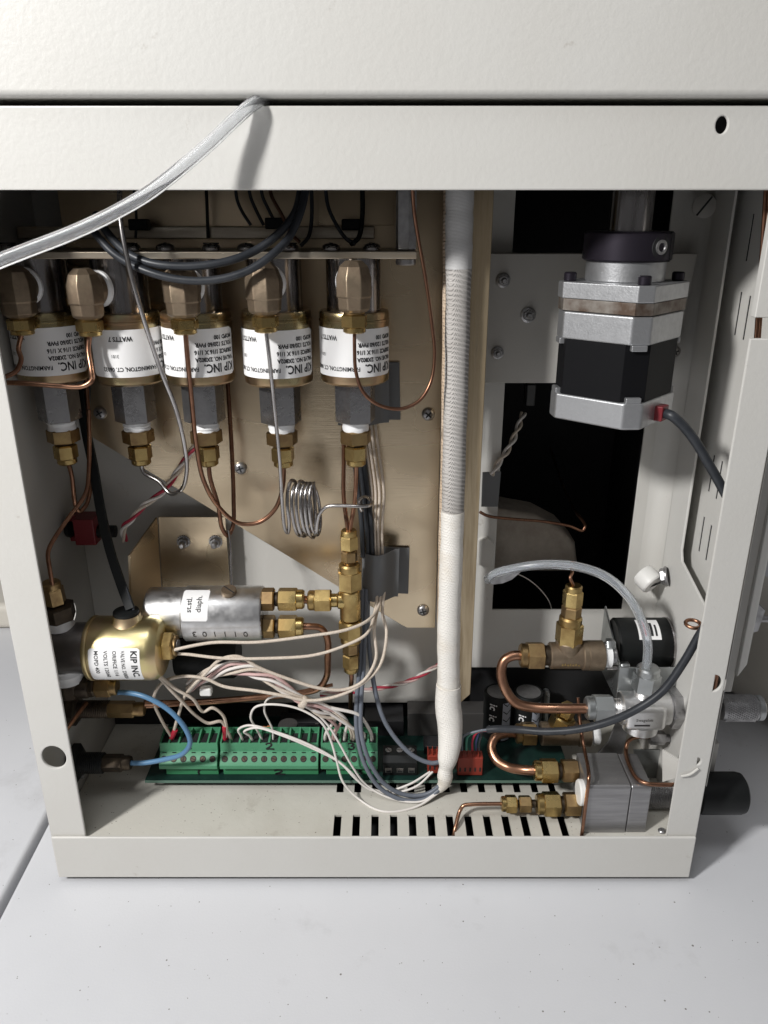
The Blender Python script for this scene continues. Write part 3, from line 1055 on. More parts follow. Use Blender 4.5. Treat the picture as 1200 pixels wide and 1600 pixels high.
pipe('steel_coil', 'wound stainless steel capillary coil hanging in front of the bronze plate', 'coil', pts, r1 * 0.82, STEELT, res=3)
n0 = V[5][3]
pipe('copper_tube', 'thin bright copper loop swinging right past the rightmost valve', 'tube',
     [n0 + Vector((0, 0, 0.15)), at(554, 545, 2.5), at(556, 580, 2.5), at(567, 612, 2.5), at(590, 632, 2.6), at(625, 639, 2.8), at(655, 626, 3.0), at(673, 597, 3.2), at(679, 555, 3.3), at(674, 500, 3.3), at(664, 430, 3.2),
      at(653, 370, 3.0), at(647, 330, 2.8), at(644, 285, 2.6)], 0.075, COPPERD)

# ================================================================== CENTRE TEE
tee = thing('tee_fitting', 'upright brass tee fitting stack below the rightmost hanging valve', 'pipe fitting', at(547, 1050, 4.4))
Yt = 4.3
ptop, pbot = at(546, 826, Yt), at(548, 1050, Yt)
pbot.x = ptop.x = (ptop.x + pbot.x) / 2
fr = lambda row: (ptop.z - at(547, row, Yt).z) / (ptop.z - pbot.z)
stack(tee, ptop, pbot, [('compression_nut', fr(858), fr(828), 0.45, 'nut', BRASS), ('hex_body', fr(860), fr(877), 0.39, 'hex', BRASSD), ('neck', fr(856), fr(884), 0.26, 'cyl', BRASSD),
      ('large_nut', fr(920), fr(880), 0.60, 'nut', BRASS), ('tee_body', fr(921), fr(966), 0.50, 'cyl', BRASS), ('neck', fr(964), fr(971), 0.36, 'cyl', BRASSD),
      ('lower_large_nut', fr(968), fr(1004), 0.60, 'nut', BRASS), ('lower_hex', fr(1003), fr(1020), 0.42, 'hex', BRASSD), ('lower_nut', fr(1021), fr(1049), 0.44, 'nut', BRASS)])
b0 = at(545, 940, Yt)
ys = at(480, 938, Yt)
b0.z = ys.z
xa = lambda px, Y=Yt, row=938: at(px, row, Y).x
bx_ = Vector((ptop.x, Yt, b0.z))
mb = MB()
mb.lathe(bx_, (-1, 0, 0), [(0.44, 0), (0.42, 0.55), (0.33, 0.62), (0.33, 0.95)], 24)
mb.build('branch', BRASS, tee)
be = Vector((xa(480), Yt, b0.z))
f2 = lambda px: (xa(px) - bx_.x) / (be.x - bx_.x)
stack(tee, bx_, be, [('branch_nut', f2(518), f2(481), 0.58, 'nut', BRASS)])
pipe('copper_tube', 'twin copper tubes left strand meeting the top of the brass tee', 'tube',
     [at(537, 640, 5.4), at(537, 720, 5.0), at(537, 775, 4.7), at(541, 810, 4.4), Vector((ptop.x - 0.03, Yt, ptop.z - 0.1))], r1, COPPERD)
L = lower(5)
pipe('copper_tube', 'straight copper tube from the rightmost valve nut into the brass tee', 'tube',
     [L + Vector((0, 0, 0.2)), L + Vector((0, 0, -0.3)), at(554, 785, 4.5), at(549, 815, 4.35), Vector((ptop.x + 0.05, Yt, ptop.z - 0.1))], r1, COPPER)
pipe('copper_tube', 'copper stub leaving the bottom of the brass tee', 'tube',
     [Vector((ptop.x, Yt, pbot.z + 0.1)), Vector((ptop.x, Yt + 0.05, pbot.z - 0.5)), at(548, 1075, Yt + 0.4), at(548, 1110, Yt + 1.5)], 0.12, COPPERD)

# ================================================================== STEEL CYLINDER
Ys = 4.5
cyl = thing('steel_cylinder_valve', 'polished steel cylinder valve lying level with a white sticker', 'valve', at(325, 1000, Ys))
zc_ = at(350, 958, Ys).z
X = lambda px, row=957: at(px, row, Ys).x
rS = 1.34
mb = MB()
xs0_, xm, xe = X(232), X(291), X(412)
mb.lathe((xm, Ys, zc_), (1, 0, 0), [(rS - 0.08, 0), (rS, 0.07), (rS, xe - xm - 0.07), (rS - 0.05, xe - xm)], 56)
mb.build('barrel', SILVER, cyl)
mb = MB()
mb.lathe((xs0_, Ys, zc_ + 0.05), (1, 0, 0), [(rS - 0.5, -0.02), (rS - 0.2, 0.05), (rS - 0.12, 0.16), (rS - 0.12, xm - xs0_ + 0.01)], 56)
mb.build('head', SILVER, cyl)
c = at(363, 919, Ys - 0.5)
c = Vector((X(363), Ys - 0.35, zc_ + rS * 0.96))
flat_screw(cyl, c, (0.05, -0.3, 1), 0.36, 0.22, BRONZE, 'port_screw', spin=0.9)
# sticker and stamped number on the barrel; angles measured from the front towards the top
def on_barrel(ang, x, rr):
    return Vector((x, Ys - math.cos(ang) * rr, zc_ + math.sin(ang) * rr))
mb = MB()
xa0, xa1 = X(294), X(334)
a0, a1 = R(12), R(82)
vs, fs = [], []
for i in range(15):
    an = a0 + (a1 - a0) * i / 14
    e = 0.06 if i in (0, 14) else 0
    vs += [on_barrel(an, xa0 + e, rS + 0.012), on_barrel(an, xa1 - e, rS + 0.012)]
for i in range(14):
    fs.append((2 * i, 2 * i + 1, 2 * i + 3, 2 * i + 2))
mb.add(vs, fs)
st = mb.build('sticker', LABEL, cyl)
tb = MB()
for body, lx in (('st.stl.', 0.46), ('diaph.', 0.92)):
    tv, tf = text2d(body, 0.36, 0.006)
    tb.add([on_barrel(a0 + 0.30 + p.x / rS, xa0 + lx - p.y, rS + 0.02) for p in tv], tf)
tb.build('print', INK, st)
tb = MB()
for i, ch in enumerate('301110'):
    tv, tf = text2d(ch, 0.50, 0.0)
    xb = X(312) + i * (X(390) - X(312)) / 5.0
    tb.add([on_barrel(R(-12) - p.y / rS, xb - p.x + 0.12, rS + 0.02) for p in tv], tf)
tb.build('stamped_number', STAMP, cyl)
# right end fittings
mb = MB()
mb.lathe((xe - 0.02, Ys, zc_), (1, 0, 0), [(rS - 0.08, 0), (rS - 0.1, 0.06)], 48)
mb.build('end_face', CHROME, cyl)
zA = at(450, 937, Ys - 0.3).z
zB = at(450, 978, Ys - 0.4).z
for nm, z_, Yq, nutend in (('upper', zA, Ys - 0.25, 476), ('lower', zB, Ys - 0.45, 473)):
    p0 = Vector((xe, Yq, z_))
    p1 = Vector((at(nutend, 940, Yq).x, Yq, z_))
    stack(cyl, p0, p1, [('port_hex', 0.0, 0.30, 0.56, 'hex', BRASSD), ('port_neck', 0.3, 0.40, 0.34, 'cyl', BRONZED), ('port_nut', 0.38, 1.0, 0.56, 'nut', BRASS)])
zb0 = Vector((at(473, 940, Ys - 0.25).x, Ys - 0.25, zA))
pipe('copper_tube', 'very short copper link between two brass nuts beside the tee', 'tube', [zb0, Vector((be.x + 0.1, Yt, be.z))], 0.19, COPPER, n=14)
p_ = Vector((at(471, 978, Ys - 0.45).x, Ys - 0.45, zB))
pipe('copper_tube', 'thick copper tube bending down from the steel cylinder and running left', 'tube',
     [p_, p_ + Vector((0.4, 0, 0)), at(500, 981, Ys - 0.3), at(511, 996, Ys - 0.1), at(512, 1030, Ys + 0.3), at(510, 1058, Ys + 0.7), at(497, 1076, Ys + 0.9), at(470, 1083, Ys + 0.9), at(400, 1090, Ys + 0.6),
      at(300, 1098, Ys + 0.1), at(225, 1099, 3.6)], 0.17, COPPER, n=12)
pipe('copper_tube', 'thinner copper tube lying just under the thick one above the board', 'tube',
     [at(520, 1070, 5.6), at(440, 1086, 5.2), at(340, 1097, 4.7), at(228, 1104, 3.7)], 0.09, COPPER)

# ================================================================== LOWER LEFT VALVE
Yv = 2.9
lv = thing('solenoid_valve', 'bright gold solenoid valve lying on its side by the left wall', 'valve', at(200, 1062, Yv))
zv = at(200, 1012, Yv).z
Xv = lambda px, row=1010, Y=Yv: at(px, row, Y).x
rV = 1.50
xl0, xl1 = Xv(143), Xv(258)
mb = MB()
ln = xl1 - xl0
mb.lathe((xl0, Yv, zv), (1, 0, 0), [(rV - 0.5, -0.02), (rV - 0.08, 0), (rV, 0.06), (rV + 0.02, 0.1), (rV + 0.02, 0.2), (rV - 0.02, 0.24), (rV, 0.3), (rV, ln - 0.55), (rV - 0.05, ln - 0.32), (rV - 0.2, ln - 0.1),
                                  (rV - 0.45, ln - 0.01), (0.5, ln)], 60)
mb.build('coil', GOLDB, lv, sharp=35)
mb = MB()
pc = Vector((Xv(203), Yv + 0.1, zv + rV - 0.5))
mb.lathe(pc, (0, 0, 1), [(0.95, 0), (0.8, 0.3), (0.66, 0.55), (0.62, 0.75), (0.5, 0.78)], 28)
mb.build('conduit_boss', GOLDB, lv)
mb = MB()
mb.lathe(pc + Vector((0, 0, 0.74)), (0, 0, 1), [(0.58, 0), (0.6, 0.05), (0.58, 0.16), (0.4, 0.2)], 24)
mb.build('grommet', BLACKP, lv)
mb = MB()
xn = XL + 0.55
mb.lathe((xn, Yv, zv), (1, 0, 0), [(1.2, 0), (1.2, xl0 - xn + 0.02)], 48)
mb.build('neck', mat('dark_grey_nickel', (0.24, 0.225, 0.22), 0.3, metal=0.85, col2=(0.18, 0.17, 0.165), nscale=40), lv)
stack(lv, (xl1 - 0.05, Yv, zv + 0.1), (xl1 + 0.75, Yv, zv + 0.1), [('end_nut', 0, 0.62, 0.72, 'hex', BRASS), ('end_stud', 0.6, 0.78, 0.5, 'cyl', BRASSD), ('end_pin', 0.78, 0.86, 0.3, 'cyl', STEELH)], hint=(0, 0.2, 1))
wrap_label(lv, (xl0, Yv, zv), (1, 0, 0), (0, -1, 0), rV, R(-30), R(42), 0.40, 2.72,
           [], flip=False, rad=0.1)
# its printing: lines run from top to bottom, the first line at the right
tb = MB()
for body, lx, size, bold in (('KIP INC.', 0.40, 0.40, 0.012), ('VALVE NO. 2X802A', 0.84, 0.24, 0.004), ('ORIFICE 1/16', 1.22, 0.24, 0.004), ('VOLTS 120/60', 1.62, 0.24, 0.004), ('MOPD 400', 2.05, 0.25, 0.004)):
    tv, tf = text2d(body, size, bold)
    lim = 1.62
    wd = max(p.x for p in tv)
    k = min(1.0, lim / wd)
    tb.add([Vector((xl0 + 2.72 - lx + p.y, Yv - math.cos(R(27) - (p.x * k + 0.03) / rV) * (rV + 0.02), zv + math.sin(R(27) - (p.x * k + 0.03) / rV) * (rV + 0.02))) for p in tv], tf)
lab = [o for o in lv.children if o.name.startswith('label')][0]
tb.build('print', INK, lab)
# fittings above and below the neck
xf = at(92, 960, Yv).x
stack(lv, (xf, Yv, zv + 1.1), (xf - 0.1, Yv - 0.05, at(88, 908, Yv).z), [('thread_tape', 0, 0.22, 0.62, 'tape', TAPE), ('adapter_hex', 0.18, 0.5, 0.80, 'hex', BRONZED), ('adapter_nut', 0.52, 1.0, 0.50, 'nut', BRASSD)])
stack(lv, (at(105, 1050, Yv).x, Yv, zv - 1.0), (at(105, 1050, Yv).x, Yv, zv - 1.75), [('lower_thread_tape', 0, 1, 0.74, 'tape', TAPE)])
elb = at(118, 1090, Yv)
mb = MB()
xq = at(105, 1050, Yv).x
mb.lathe((xq, Yv, zv - 2.75), (0, 0, 1), [(0.35, 0), (0.62, 0.2), (0.7, 0.6), (0.7, 1.05)], 10)
mb.lathe((xq, Yv, zv - 2.15), (1, 0, 0), [(0.6, 0), (0.56, 0.9), (0.5, 1.0)], 10)
mb.build('lower_elbow', BRONZED, lv, bevel=0.05)
stack(lv, (xq + 0.9, Yv, zv - 2.15), (at(185, 1082, Yv).x, Yv, zv - 2.15), [('tube_collar', 0, 0.25, 0.50, 'hex', BRONZED), ('tube_nut', 0.25, 1.0, 0.5, 'nut', BRASSD)])

# bulkhead fittings through the left wall
def bulkhead(label, px, py, Y, rb, pxe, mats, nutr=0.42):
    a_ = at(px, py, Y)
    a_.x = XL + 0.17
    e_ = at(pxe, py, Y)
    e_.z = a_.z
    t = thing('bulkhead_fitting', label, 'pipe fitting', a_, 'bulkhead fittings through the left wall')
    stack(t, a_, Vector((e_.x, Y, a_.z)), [('flange_nut', 0, 0.16, rb, 'hex', mats[0]), ('thread', 0.15, 0.55, rb * 0.56, 'thread', mats[1]), ('compression_nut', 0.52, 1.0, nutr, 'nut', mats[2])])
    mb = MB()
    mb.lathe(a_ + Vector((0.0, 0.35, -rb - 0.15)), (1, 0, 0), [(0.16, 0), (0.16, 0.3), (0.1, 0.42)], 10)
    mb.build('set_screw', STEELH, t)
    return Vector((e_.x, Y, a_.z))
e1 = bulkhead('oxidised brass bulkhead fitting, upper one below the gold valve', 140, 1108, 3.5, 0.8, 226, (BRONZED, BRONZED, BRASSD))
e2 = bulkhead('black bulkhead fitting with blue tubing, near the floor', 140, 1192, 3.0, 0.95, 205, (BLACKP, BLACKP, BRONZED), 0.44)
pipe('blue_tube', 'thin blue plastic tube arcing from the gold valve down to the black bulkhead', 'tube',
     [at(178, 1082, Yv), at(195, 1082, 2.85), at(225, 1088, 2.6), at(262, 1108, 2.4), at(288, 1136, 2.35), at(297, 1160, 2.4), at(285, 1178, 2.6), at(255, 1187, 2.8), at(225, 1192, 2.9), e2 + Vector((-0.2, 0, 0))], 0.125, BLUET, n=12)
pipe('copper_tube', 'copper tube hugging the back of the left post', 'tube', [at(66, 955, 0.9), at(74, 1005, 0.8), at(88, 1080, 0.7), at(101, 1140, 0.7), at(108, 1190, 0.8), at(112, 1240, 1.0)], 0.11, COPPERD)
pipe('copper_tube', 'short dark copper tube slanting down behind the left post', 'tube', [at(135, 1098, 2.6), at(120, 1118, 1.8), at(104, 1140, 1.0)], 0.11, COPPERD)

# red connector and black flat cable at the left
rc = thing('red_connector', 'red plug housing at the back left corner', 'connector', at(135, 850, 6.2))
mb = MB()
c = at(140, 826, 6.3)
mb.box((c.x - 0.55, 5.7, c.z - 0.65), (c.x + 0.45, 6.9, c.z + 0.7))
mb.box((c.x - 1.0, 6.2, c.z + 0.4), (c.x - 0.5, 6.9, c.z + 0.7))
mb.box((c.x - 1.0, 6.2, c.z - 0.65), (c.x - 0.5, 6.9, c.z - 0.4))
mb.build('housing', REDD, rc, bevel=0.06)
mb = MB()
mb.lathe((c.x - 1.15, 6.5, c.z), (1, 0, 0), [(0.5, 0), (0.55, 0.2), (0.4, 0.3)], 20)
mb.build('cable_entry', BLACKP, rc)
mb = MB()
mb.lathe((c.x + 0.4, 6.2, c.z - 0.1), (1, 0, 0), [(0.32, 0), (0.3, 0.9)], 14)
mb.build('plug', BLACKP, rc)
def ribbon(name, label, cat, pts, wdt, thick, ma, side=(1, 0, 0)):
    P = crom(pts, 6)
    mb = MB()
    vs, fs = [], []
    s_ = Vector(side).normalized()
    for i, p in enumerate(P):
        d = (P[min(i + 1, len(P) - 1)] - P[max(i - 1, 0)]).normalized()
        sd_ = (s_ - d * s_.dot(d)).normalized()
        n_ = d.cross(sd_)
        for a_, b_ in ((-1, -1), (1, -1), (1, 1), (-1, 1)):
            vs.append(p + sd_ * a_ * wdt / 2 + n_ * b_ * thick / 2)
    for i in range(len(P) - 1):
        for k in range(4):
            fs.append((i * 4 + k, i * 4 + (k + 1) % 4, i * 4 + 4 + (k + 1) % 4, i * 4 + 4 + k))
    fs += [(3, 2, 1, 0), tuple(len(P) * 4 - 4 + k for k in range(4))]
    mb.add(vs, fs)
    o = mb.build(name, ma, None, bevel=0.03)
    return tag(o, label, cat)
ribbon('flat_cable', 'black flat cable running down from behind the first valve to the gold valve', 'cable',
       [at(124, 600, 6.0), at(132, 660, 5.8), at(146, 730, 5.4), at(158, 800, 4.9), at(172, 860, 4.3), at(190, 915, 3.5), at(204, 952, 3.0)], 0.42, 0.2, BLACKP)
pipe('thin_cable', 'thin black wire beside the black flat cable', 'wire',
     [at(140, 600, 6.1), at(140, 680, 5.9), at(152, 760, 5.3), at(168, 830, 4.8), at(186, 885, 4.1), at(200, 925, 3.3), at(209, 953, 3.0)], 0.06, RUBBER, n=8)

def twisted(name, label, pts, r, sep, pitch, mats, cat='wires', group=None):
    """a twisted pair: one thing, a strand each"""
    P = crom(pts, 14)
    d = 0.0
    t = thing(name, label, cat, P[-1], group)
    strands = [[] for _ in mats]
    u = Vector((0, 0, 1))
    for i, p in enumerate(P):
        T = (P[min(i + 1, len(P) - 1)] - P[max(i - 1, 0)]).normalized()
        if i:
            d += (p - P[i - 1]).length
        u = (u - T * u.dot(T)).normalized()
        v = T.cross(u)
        for k in range(len(mats)):
            an = 2 * math.pi * (d / pitch + k / len(mats))
            strands[k].append(p + (u * math.cos(an) + v * math.sin(an)) * sep)
    for k, ma in enumerate(mats):
        MB().tube(strands[k], r, 8, smooth=False).build('strand', ma, t, sharp=60)
    return t
twisted('twisted_wires', 'red and white twisted pair leading up from the red connector', [at(195, 845, 6.3), at(193, 825, 6.0), at(205, 812, 5.9), at(225, 790, 6.0), at(255, 768, 6.2), at(275, 740, 6.4), at(297, 708, 6.6), at(330, 670, 6.7)],
        0.075, 0.085, 2.2, [WHITEW, CLOTHW, REDW])
twisted('twisted_wires', 'red and white twisted pair passing behind the white sleeve', [at(500, 1085, 6.4), at(560, 1080, 6.4), at(600, 1074, 6.5), at(640, 1064, 6.6), at(670, 1048, 6.7), at(700, 1030, 6.8)],
        0.065, 0.075, 1.9, [WHITEW, REDW, PINKW])

# black cables hanging in front of the shelf
pipe('black_cable', 'upper black cable drooping in front of the shelf', 'cable', [at(150, 335, 3.6), at(165, 360, 2.9), at(200, 396, 2.1), at(240, 412, 1.75), at(300, 416, 1.7), at(360, 407, 1.9), at(405, 388, 2.3), at(440, 360, 2.6), at(462, 330, 3.0), at(472, 285, 3.6)], 0.155, RUBBER, n=12)
pipe('black_cable', 'lower black cable drooping in front of the valve necks', 'cable', [at(138, 350, 3.3), at(155, 372, 2.7), at(180, 398, 2.25), at(225, 422, 1.65), at(275, 436, 1.5), at(330, 438, 1.5), at(385, 424, 1.6), at(425, 398, 1.9), at(452, 370, 2.5), at(470, 330, 2.9), at(480, 285, 3.4)], 0.15, RUBBER, n=12)
for i, (lab_, pts, r, ma) in enumerate([
    ('slim dark lead rising behind the shelf screws, leftmost', [(212, 372, 5.6), (213, 340, 5.8), (208, 285, 6.0)], 0.06, RUBBER),
    ('straight dark lead in the shade above the middle valve', [(325, 372, 6.0), (324, 340, 6.1), (322, 285, 6.2)], 0.07, BLACKP),
    ('curved brown lead, left one of three above the fourth valve', [(392, 352, 5.9), (378, 330, 5.9), (370, 310, 5.9), (368, 280, 5.9)], 0.07, RUBBER),
    ('curved dark lead, middle one of three above the fourth valve', [(412, 352, 5.8), (400, 328, 5.8), (391, 306, 5.8), (388, 280, 5.8)], 0.07, RUBBER),
    ('curved dark lead, right one of three above the fourth valve', [(432, 352, 5.7), (420, 328, 5.7), (410, 306, 5.7), (407, 280, 5.7)], 0.07, RUBBER),
    ('copper coloured lead slanting over the shelf toward the loop', [(468, 378, 4.0), (455, 365, 4.2), (440, 335, 4.4), (424, 305, 4.6), (420, 280, 4.7)], 0.075, COPPERD),
    ('dark looped lead right of the copper coloured lead', [(470, 384, 4.3), (482, 370, 4.5), (487, 340, 4.8), (486, 280, 5.2)], 0.08, RUBBER),
    ('dark grey lead curling down above the rightmost valve', [(555, 382, 4.2), (540, 372, 4.3), (525, 350, 4.5), (512, 320, 4.8), (508, 280, 5.0)], 0.08, RUBBER),
    ('thick dark lead rising from the same curl above the rightmost valve', [(548, 382, 4.2), (560, 372, 4.4), (566, 340, 4.8), (566, 280, 5.2)], 0.1, BLACKP)]):
    pipe('cable_lead', lab_, 'cable', pp(*pts), r, ma, 'leads above the valve shelf', n=8)
for i, (px, py) in enumerate(((218, 350), (430, 348), (549, 350))):
    mb = MB()
    c = at(px, py, 5.9)
    mb.box((c.x - 0.4, 5.6, c.z - 0.25), (c.x + 0.4, 6.15, c.z + 0.2))
    tag(mb.build('black_block', BLACKP, None, bevel=0.06), ('black block on the angle bar, ' + ('leftmost of three', 'middle of three', 'rightmost of three')[i]), 'cable clip', 'black blocks on the angle bar')

# ================================================================== GREY CLIPS AND CABLES ON THE PLATE
def clip(label, pts, back):
    t = thing('cable_clip', label, 'cable clip', at(*pts[2]), 'grey cable clips on the plate')
    mb = MB()
    P = [at(*p) for p in pts]
    # curved leaf
    n = 10
    vs, fs = [], []
    for i in range(n + 1):
        k = i / n
        a_, b_ = P[0].lerp(P[1], k), P[3].lerp(P[2], k)
        bow = Vector((0, -1.0 * math.sin(math.pi * min(1, k * 1.15)) * 0.55, 0))
        for off in (0, 0.07):
            o_ = Vector((0, off, 0))
            vs += [a_ + bow + o_, b_ + bow + o_]
    for i in range(n):
        b = i * 4
        fs += [(b, b + 4, b + 5, b + 1), (b + 2, b + 3, b + 7, b + 6), (b, b + 2, b + 6, b + 4), (b + 1, b + 5, b + 7, b + 3)]
    fs += [(0, 1, 3, 2), (n * 4, n * 4 + 2, n * 4 + 3, n * 4 + 1)]
    mb.add(vs, fs)
    mb.build('leaf', GREYC, t)
    mb = MB()
    B = [at(*p) for p in back]
    mb.prism(B, (0, 0.08, 0))
    mb.build('base', GREYC, t, bevel=0.02)
clip('grey sheet cable clip below the wound coil, right of the brass tee', [(566, 864, 5.6), (624, 858, 6.0), (622, 932, 6.0), (565, 934, 5.6)], [(575, 854, 6.85), (640, 856, 6.85), (638, 928, 6.85), (575, 926, 6.85)])
clip('grey sheet cable clip half hidden behind the rightmost valve', [(528, 600, 6.0), (608, 590, 6.1), (608, 660, 6.1), (528, 664, 6.0)], [(560, 566, 6.85), (624, 566, 6.85), (626, 656, 6.85), (560, 656, 6.85)])
for i, dx in enumerate((0, 8, 15)):
    nm = ('left', 'middle', 'right')[i]
    pipe('grey_cable', f'dark grey cable above the clip, {nm} of the three side by side', 'cable', pp((548 + dx, 640, 6.3), (552 + dx, 700, 6.2), (560 + dx, 770, 6.0), (565 + dx, 820, 5.6), (567 + dx, 870, 5.55)), 0.12, RUBBER, 'dark cables above the clip')
for i, dx in enumerate((0, 6, 12, 19)):
    nm = ('first from the left', 'second from the left', 'third from the left', 'rightmost')[i]
    pipe('cloth_wire', f'tan cloth wire dropping into the grey clip, {nm}', 'wire', pp((566 + dx, 650, 6.4), (572 + dx, 700, 6.3), (581 + dx, 770, 6.1), (580 + dx * 0.9, 820, 5.7), (582 + dx * 0.8, 870, 5.6)), 0.068, CLOTHW, 'tan wires above the clip', n=8)

# cloth wires leaving the clip
W = [
 ('tan cloth wire running level from the clip to the gold valve nut, upper one', CLOTHW, 0.075, [(594, 920, 5.6), (592, 945, 5.0), (574, 968, 3.4), (540, 983, 2.9), (480, 993, 2.7), (400, 1000, 2.6), (330, 1006, 2.5), (275, 1014, 2.6), (262, 1018, 3.0)]),
 ('tan cloth wire running level from the clip to the gold valve nut, lower one', CLOTHW, 0.075, [(590, 920, 5.6), (588, 950, 4.8), (572, 990, 3.3), (540, 1010, 2.9), (490, 1022, 2.7), (420, 1030, 2.6), (350, 1029, 2.6), (290, 1023, 2.7), (262, 1022, 3.1)]),
 ('tan cloth wire looping down from the clip and back up to the first green terminal', CLOTHW, 0.078, [(598, 920, 5.6), (593, 950, 5.0), (585, 985, 3.8), (587, 1030, 3.4), (568, 1065, 3.1), (540, 1080, 3.0), (500, 1074, 2.9), (450, 1062, 2.8), (405, 1042, 2.7), (375, 1028, 2.7), (345, 1030, 2.7), (318, 1055, 2.9), (290, 1085, 3.2), (278, 1120, 3.8), (268, 1156, 4.45)]),
 ('tan cloth wire in the widest loop below the clip', CLOTHW, 0.078, [(601, 920, 5.6), (597, 955, 4.9), (604, 990, 3.9), (592, 1040, 3.4), (560, 1074, 3.1), (520, 1090, 3.0), (480, 1097, 2.9), (440, 1086, 2.8), (400, 1076, 2.8), (350, 1072, 2.8), (320, 1062, 2.8), (285, 1055, 2.9), (255, 1068, 3.2), (243, 1092, 3.6), (250, 1120, 4.0), (272, 1158, 4.5)]),
 ('tan cloth wire with a kink from the gold valve to the second green terminal', CLOTHW, 0.08, [(246, 1055, 2.8), (262, 1075, 2.9), (285, 1098, 3.2), (305, 1120, 3.5), (322, 1130, 3.7), (345, 1128, 3.9), (354, 1140, 4.2), (363, 1160, 4.5)]),
 ('tan cloth wire with a red end from the gold valve over the first terminal', CLOTHW, 0.08, [(250, 1056, 2.8), (275, 1075, 2.9), (303, 1092, 3.2), (316, 1112, 3.5), (332, 1106, 3.7), (346, 1118, 3.9), (352, 1132, 4.1), (352, 1160, 4.5)]),
 ('thin white wire arching from the second terminal to the right', WHITEW, 0.06, [(381, 1160, 4.5), (374, 1148, 4.2), (372, 1142, 4.0), (390, 1136, 3.8), (430, 1143, 3.5), (480, 1163, 3.3), (520, 1182, 3.2), (548, 1205, 3.1), (570, 1228, 3.1), (600, 1238, 3.0), (640, 1228, 3.0), (672, 1206, 3.6)]),
 ('thin white wire just below the arching one', WHITEW, 0.06, [(396, 1160, 4.5), (388, 1150, 4.1), (384, 1140, 3.9), (400, 1136, 3.7), (440, 1148, 3.4), (490, 1172, 3.25), (530, 1192, 3.1), (556, 1216, 3.0), (580, 1234, 2.95), (610, 1240, 2.95), (650, 1226, 3.1), (676, 1206, 3.6)]),
 ('thin white wire in a tall bow over the second terminal', WHITEW, 0.06, [(412, 1160, 4.5), (402, 1140, 4.2), (393, 1118, 3.9), (400, 1104, 3.7), (430, 1100, 3.5), (470, 1108, 3.4), (505, 1128, 3.3), (518, 1160, 3.2), (525, 1190, 3.1), (535, 1220, 2.9), (560, 1250, 2.75), (600, 1268, 2.7), (650, 1262, 2.7), (690, 1235, 2.9)]),
 ('thin white wire in a narrow bow reaching the copper tube', WHITEW, 0.055, [(427, 1160, 4.5), (424, 1140, 4.2), (412, 1110, 3.9), (418, 1094, 3.7), (435, 1086, 3.6), (455, 1092, 3.5), (480, 1104, 3.4), (510, 1130, 3.3), (530, 1165, 3.2), (548, 1195, 3.1), (575, 1228, 3.0), (610, 1250, 2.9), (660, 1252, 2.8), (690, 1232, 2.9)]),
 ('white wire bending into the right end of the third terminal', WHITEW, 0.085, [(470, 1094, 3.5), (520, 1105, 3.5), (555, 1115, 3.6), (570, 1128, 3.8), (577, 1145, 4.1), (582, 1162, 4.5)]),
 ('grey cable sweeping from the tee down to the sleeve tip, left one', GREYW, 0.115, [(566, 920, 5.4), (564, 980, 5.0), (562, 1040, 4.5), (557, 1100, 3.9), (558, 1150, 3.4), (570, 1195, 3.0), (595, 1232, 2.8), (630, 1250, 2.75), (665, 1248, 2.8), (693, 1228, 2.9)]),
 ('grey cable sweeping from the tee down to the sleeve tip, right one', GREYW, 0.115, [(572, 920, 5.45), (570, 980, 5.0), (568, 1040, 4.5), (564, 1100, 3.9), (565, 1145, 3.4), (577, 1190, 3.0), (602, 1226, 2.8), (635, 1243, 2.75), (668, 1241, 2.8), (694, 1222, 2.9)]),
 ('grey cable curving right into the small red plug', GREYW, 0.12, [(575, 920, 5.5), (574, 980, 5.4), (580, 1040, 5.0), (588, 1090, 4.6), (602, 1130, 4.2), (625, 1163, 3.9), (650, 1184, 3.7), (675, 1192, 3.6), (695, 1188, 3.6)]),
]
for lab_, ma, r, pts in W:
    J = lambda v_, k_: v_ + Vector((random.gauss(0, k_), random.gauss(0, k_), random.gauss(0, k_)))
    pts = [p_ if p_.z > ZF + 0.13 else atz(a_[0], a_[1], ZF + 0.13) for p_, a_ in ((at(*a_), a_) for a_ in pts)]
    pipe('cloth_wire' if ma is CLOTHW else ('grey_cable' if ma is GREYW else 'white_wire'), lab_, 'wire' if ma is not GREYW else 'cable', [pts[0]] + [J(v_, 0.045 if ma is not GREYW else 0.015) for v_ in pts[1:-1]] + [pts[-1]], r, ma, n=8, res=6)
# red ends
for i, (a_, b_) in enumerate((((274, 1140, 4.2), (268, 1154, 4.45)), ((351, 1134, 4.1), (352, 1157, 4.5)))):
    p0, p1 = at(*a_), at(*b_)
    o = MB().tube([p0, p0.lerp(p1, .5), p1], 0.13, 10).build('red_sleeve', REDS)
    tag(o, ('red sleeve on the wire pair in the first green terminal', 'red sleeve on the wire at the left of the second terminal')[i], 'wire sleeve')
